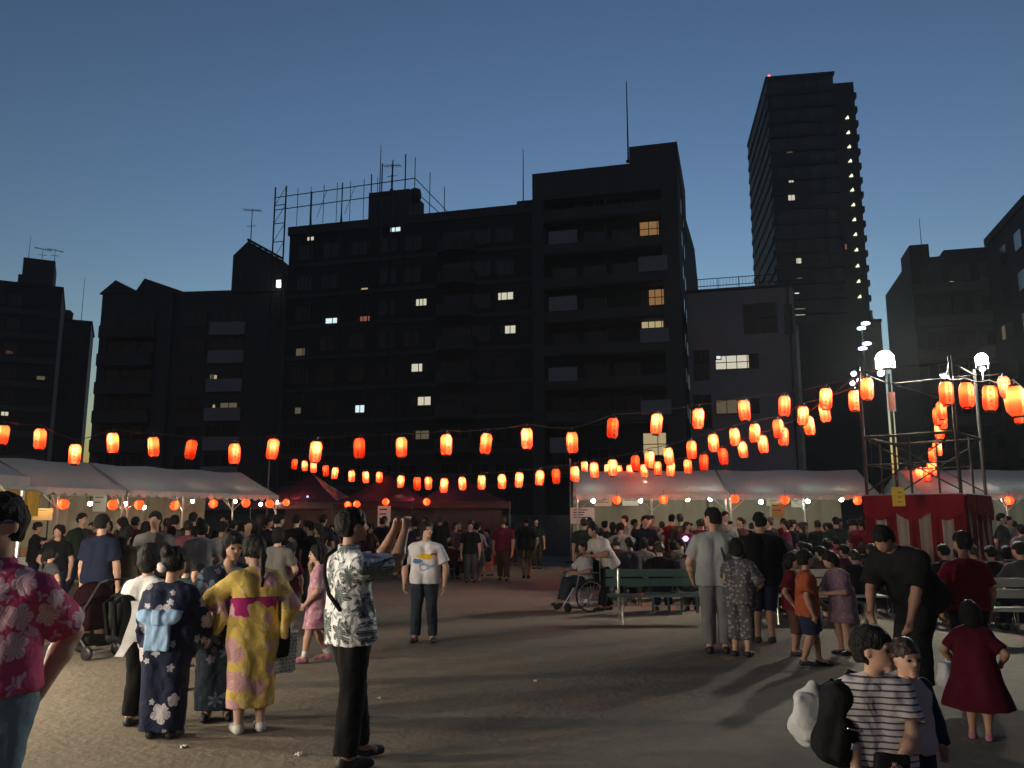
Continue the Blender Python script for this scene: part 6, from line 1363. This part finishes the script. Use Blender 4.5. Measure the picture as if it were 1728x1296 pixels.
for r in [(100,14.5,'longhair','black',20,1),(105,20,'woman','red',0,1),(137,17,'walk','green',70,1.02),(172,11.2,'stand','navy',160,1.0),(183,18,'woman','red',10,1.05),(214,11.5,'longhair','beige',185,1.0),(205,17.5,'dress','brown',30,1),(228,19,'stand','maroon',170,1),(262,12.2,'stand','cream',20,1.03),(282,19,'stand','black',200,1),(290,16,'longhair','maroon',190,1),(318,15.5,'stand','pink',200,.96),(325,18.5,'stand','black',180,1.05),(341,13.2,'woman','white',200,1.08),(349,19.5,'stand','brown',10,1),(318,9.6,'child','teal',190,1.0),(340,8.4,'girl','crimson',20,1.0),(375,14.8,'stand','cream',170,.98),(392,17.5,'phone','brown',160,1),(418,14,'woman','white',15,1.05),(405,19,'dress','navy',190,1),(440,16,'longhair','black',200,1.05),(452,20,'walk','black',90,1),(470,17,'stand','black',150,1.03),(90,12.5,'girl','grey',160,1.1),(62,18,'phone','black',100,1),(470,11.8,'woman','cream',185,.96),(492,12.4,'child','plum',160,1.1),(500,18.5,'stand','black',180,1.03),(520,19.5,'dress','maroon',30,1),(548,14.5,'longhair','cream',190,.9),(545,20,'stand','navy',170,1.02),(560,21.5,'woman','pink',0,1.02),(247,15,'woman','black',170,1.02),(155,21.5,'stand','brown',10,1)]:
    crowd(r[0], r[1], r[2], r[3], w1, G1, r[4], random.choice(['black','navy','grey','brown']), r[5])
G2 = 'crowd before the crimson tents'; w2 = 'before the crimson tents'
for r in [(578,22,'stand','black',180,1.05),(600,24,'woman','black',190,1),(622,23,'longhair','brown',170,1.03),(645,25,'stand','navy',180,1),(662,25.5,'dress','red',20,1),(684,24.5,'stand','maroon',0,1.02),(700,26,'walk','black',-80,1),(742,24,'stand','black',180,1.02),(752,26.5,'longhair','pink',170,1),(768,25,'woman','cream',10,1),(775,27,'stand','crimson',0,1),(793,26,'walk','cream',80,1.03),(808,27.5,'stand','black',180,1),(706,22.5,'child','plum',160,1.1),(760,23.6,'sit','maroon',170,.9),(735,25.8,'girl','crimson',0,1.2),(855,30,'stand','maroon',190,1),(866,31,'woman','red',170,1),(905,29,'stand','green',0,1)]:
    crowd(r[0], r[1], r[2], r[3], w2, G2, r[4], random.choice(['black','navy','maroon','brown']), r[5])
G3 = 'crowd before the right tents'; w3 = 'before the right tents'
for r in [(995,23,'stand','brown',10,1),(1020,24,'dress','plum',190,1),(1045,22,'woman','maroon',180,1.02),(1052,24.6,'stand','crimson',0,1.02),(1070,24.5,'walk','orange',80,1),(1085,22.5,'longhair','black',170,1),(1100,24,'stand','beige',20,1.04),(1117,23,'stand','white',170,1),(1130,24.4,'woman','red',10,1),(1148,21.5,'stand','brown',190,1.05),(1165,23.8,'dress','grey',0,1),(1180,22.8,'stand','black',180,1.04),(1192,24.5,'longhair','pink',20,1),(1212,23.5,'woman','crimson',180,1),(1232,24.4,'stand','beige',10,1.02),(1250,22.5,'walk','pink',-70,1),(1268,24.2,'stand','cream',170,1),(1283,23,'woman','brown',0,1),(1300,24.5,'stand','beige',20,1),(1322,24.7,'stand','red',0,1.06),(1340,23,'longhair','black',170,1),(1358,24.5,'dress','cream',10,1),(1380,22,'stand','green',190,1),(1395,24.2,'woman','navy',0,1),(1417,24,'stand','brown',15,1.03),(1436,23.4,'walk','beige',80,1.02),(1455,22,'longhair','black',180,1),(1690,21,'walk','grey',60,1.05),(1702,21.6,'stand','white',20,1.06),(1722,20,'woman','cream',170,1),(1712,23.6,'phone','red',190,1)]:
    crowd(r[0], r[1], r[2], r[3], w3, G3, r[4], random.choice(['black','navy','grey','maroon']), r[5])
G4 = 'people seated on the benches'; w4 = 'among the bench rows'
for r in [(1063,16.6,'sit','grey',185,1),(1085,18,'sitw','cream',170,1),(1112,15.2,'sit','black',180,1.03),(1098,19.5,'sit','maroon',175,1),(1135,18.5,'sitw','brown',190,1),(1150,20,'sit','cream',180,1),(1160,15.3,'sitw','cream',175,.95),(1172,17.5,'sit','plum',180,1),(1020,20,'sitw','plum',180,1),(1040,18.6,'sit','brown',170,1),(1310,15,'sit','cream',185,.96),(1328,16.8,'sitw','brown',175,1),(1338,14,'sitw','beige',190,.95),(1352,18,'sit','black',180,1),(1362,15.6,'sit','black',175,1.02),(1385,14.2,'sit','brown',180,.98),(1392,17,'sitw','cream',185,1),(1410,19,'sit','maroon',180,1),(1425,15,'sit','plum',170,1.02),(1440,13.8,'sit','black',185,.96),(1452,17,'sitw','green',180,1),(1470,15.6,'sit','brown',175,1),(1500,14.8,'sitw','white',185,.9),(1592,13.6,'sit','black',180,1),(1614,15,'sitw','black',190,1),(1640,14.6,'sit','maroon',180,1),(1670,13.4,'sit','black',175,1),(1695,14,'sitw','brown',185,1),(1720,12.4,'sit','grey',180,1.05),(1715,15.2,'sit','black',175,1)]:
    crowd(r[0], r[1], r[2], r[3], w4, G4, r[4], random.choice(['black','navy','grey','brown']), r[5])
def fill(n, u0, u1, y0, y1, where, group, kinds, cols, seed):
    r = random.Random(seed); k = 0; tries = 0
    while k < n and tries < 4000:
        tries += 1; u, Y = r.uniform(u0, u1), r.uniform(y0, y1); x = (u-CU)/F*Y
        if any(abs((c[0]-CU)/F*c[1]-x) < .42 and abs(c[1]-Y) < .42 for c in crowd_rows): continue
        crowd(u, Y, r.choice(kinds), r.choice(cols), where, group, r.choice((180,175,190,0,20,-90,90,160)), r.choice(['black','navy','grey','brown']), r.uniform(.95, 1.05)); k += 1
DK = ['black','navy','brown','maroon','grey','green','plum','teal','cream','black','white']
fill(24, 90, 560, 15.5, 23.5, w1, G1, ['stand','woman','longhair','walk','dress','phone'], DK, 5)
fill(14, 575, 850, 22, 27.5, w2, G2, ['stand','woman','longhair','walk','dress'], DK, 6)
fill(26, 985, 1465, 19.5, 24.8, w3, G3, ['stand','woman','longhair','walk','dress','phone'], DK+['pink','beige','red'], 7)
texts = {}
for c in crowd_rows:
    t = KW[c[2]].format(c[3])+' '+c[4]; texts.setdefault(t, []).append(c)
STOOL = mat('stool_plastic', (.10,.12,.14), .4)
for t, L in texts.items():
    L.sort(key=lambda c: c[0])
    for i, c in enumerate(L):
        lab = t if len(L) == 1 else f'{t}, {ORD[i]} from left'
        u, Y, kind, col, where, group, rz, bot, s = c; T = TPL[kind]; p = at_Y(u, 885, Y)
        e = empty('person', (p[0], p[1], 0), rad(rz if rz is not None else random.uniform(0, 360))+random.uniform(-.25,.25), lab, 'person', group); s *= random.uniform(.94, 1.05); e.scale = (s,)*3
        sk = SKINS[random.choice((0,1,2))]; link('body', T['body'], e, sk); link('hair', T['hair'], e, random.choice((HAIR, HAIR, HAIRG))); link('top' if T['bottom'] else 'dress', T['top'], e, COLS[col])
        if T['bottom']: link('trousers', T['bottom'], e, COLS[bot])
        for m in T['shoes']: link('shoe', m, e, random.choice((SHOE_D, SHOE_D, SHOE_W)))
        if kind in ('sit', 'sitw'):
            st = empty('stool', (p[0], p[1], 0), e.rotation_euler[2], f'stool under the {lab}', 'stool', 'seats of the seated crowd'); st.scale = (s,)*3; z = (.295-.062)*1.66-.012 if kind == 'sit' else (.31-.062)*1.56-.012
            b = MB(); b.box((-.17,-.05,z-.04),(.17,.27,z)); b.build('seat', STOOL, st)
            for x in (-.14,.14):
                for y in (-.02,.24): MB().tube([(x,y,0),(x*.95,y,z-.04)], .014, 5).build('leg', STOOL, st)
pp = at_Y(1157, 909, 15.0); e = empty('glow_toy', tuple(pp), 0, 'glowing violet toy held up among the benches', 'toy'); link('light_head', sphere_mesh('toy_head', .05, 12, 8), e, emit_mat('violet_glow', (.75,.3,1), 3)); MB().tube([(0,0,-.04),(0,0,-.2)], .012, 6).build('handle', BLACKP, e); MB().lathe([(.05,0),(.075,.0),(.05,.012)], 12).build('light_ring', MATS['violet_glow'], e)
# scraps of litter on the dirt
for i, (u, v, lb) in enumerate(((505,1275,'crumpled white paper scrap on the dirt left of the camera man\'s feet'),(640,1180,'small paper scrap on the dirt right of the camera man'),(905,1150,'pale paper cup lying on the open dirt in the centre'),(310,1262,'scrap of wrapper on the dirt by the navy kimono hem'))):
    p = ground(u, v); e = empty('litter', (p[0], p[1], 0), i*1.3, lb, 'litter'); F_ = Field((-.05,-.05,-.02), (.05,.05,.05), .006); F_.ell((0,0,.009), (.026,.019,.010), None); F_.wrinkle(.010, 180, i+2); link('paper', F_.mesh('scrap'), e, PAPER)

# ================================================================ added haze volume, glows round the lamps in place of lens bloom
hz = MB().box((-260,-60,-1), (260,330,118)).build('haze', None)
tag(hz, 'added thin haze over the whole place, for lamp glow', 'haze', kind='stuff')
hm = bpy.data.materials.new('lamp_glow_haze'); hm.use_nodes = True; N = hm.node_tree.nodes; N.remove(N['Principled BSDF'])
pv = N.new('ShaderNodeVolumePrincipled'); pv.inputs['Color'].default_value = (.95,.97,1,1); pv.inputs['Density'].default_value = HAZE; pv.inputs['Anisotropy'].default_value = .3
hm.node_tree.links.new(pv.outputs[0], N['Material Output'].inputs['Volume']); hz.data.materials.append(hm)
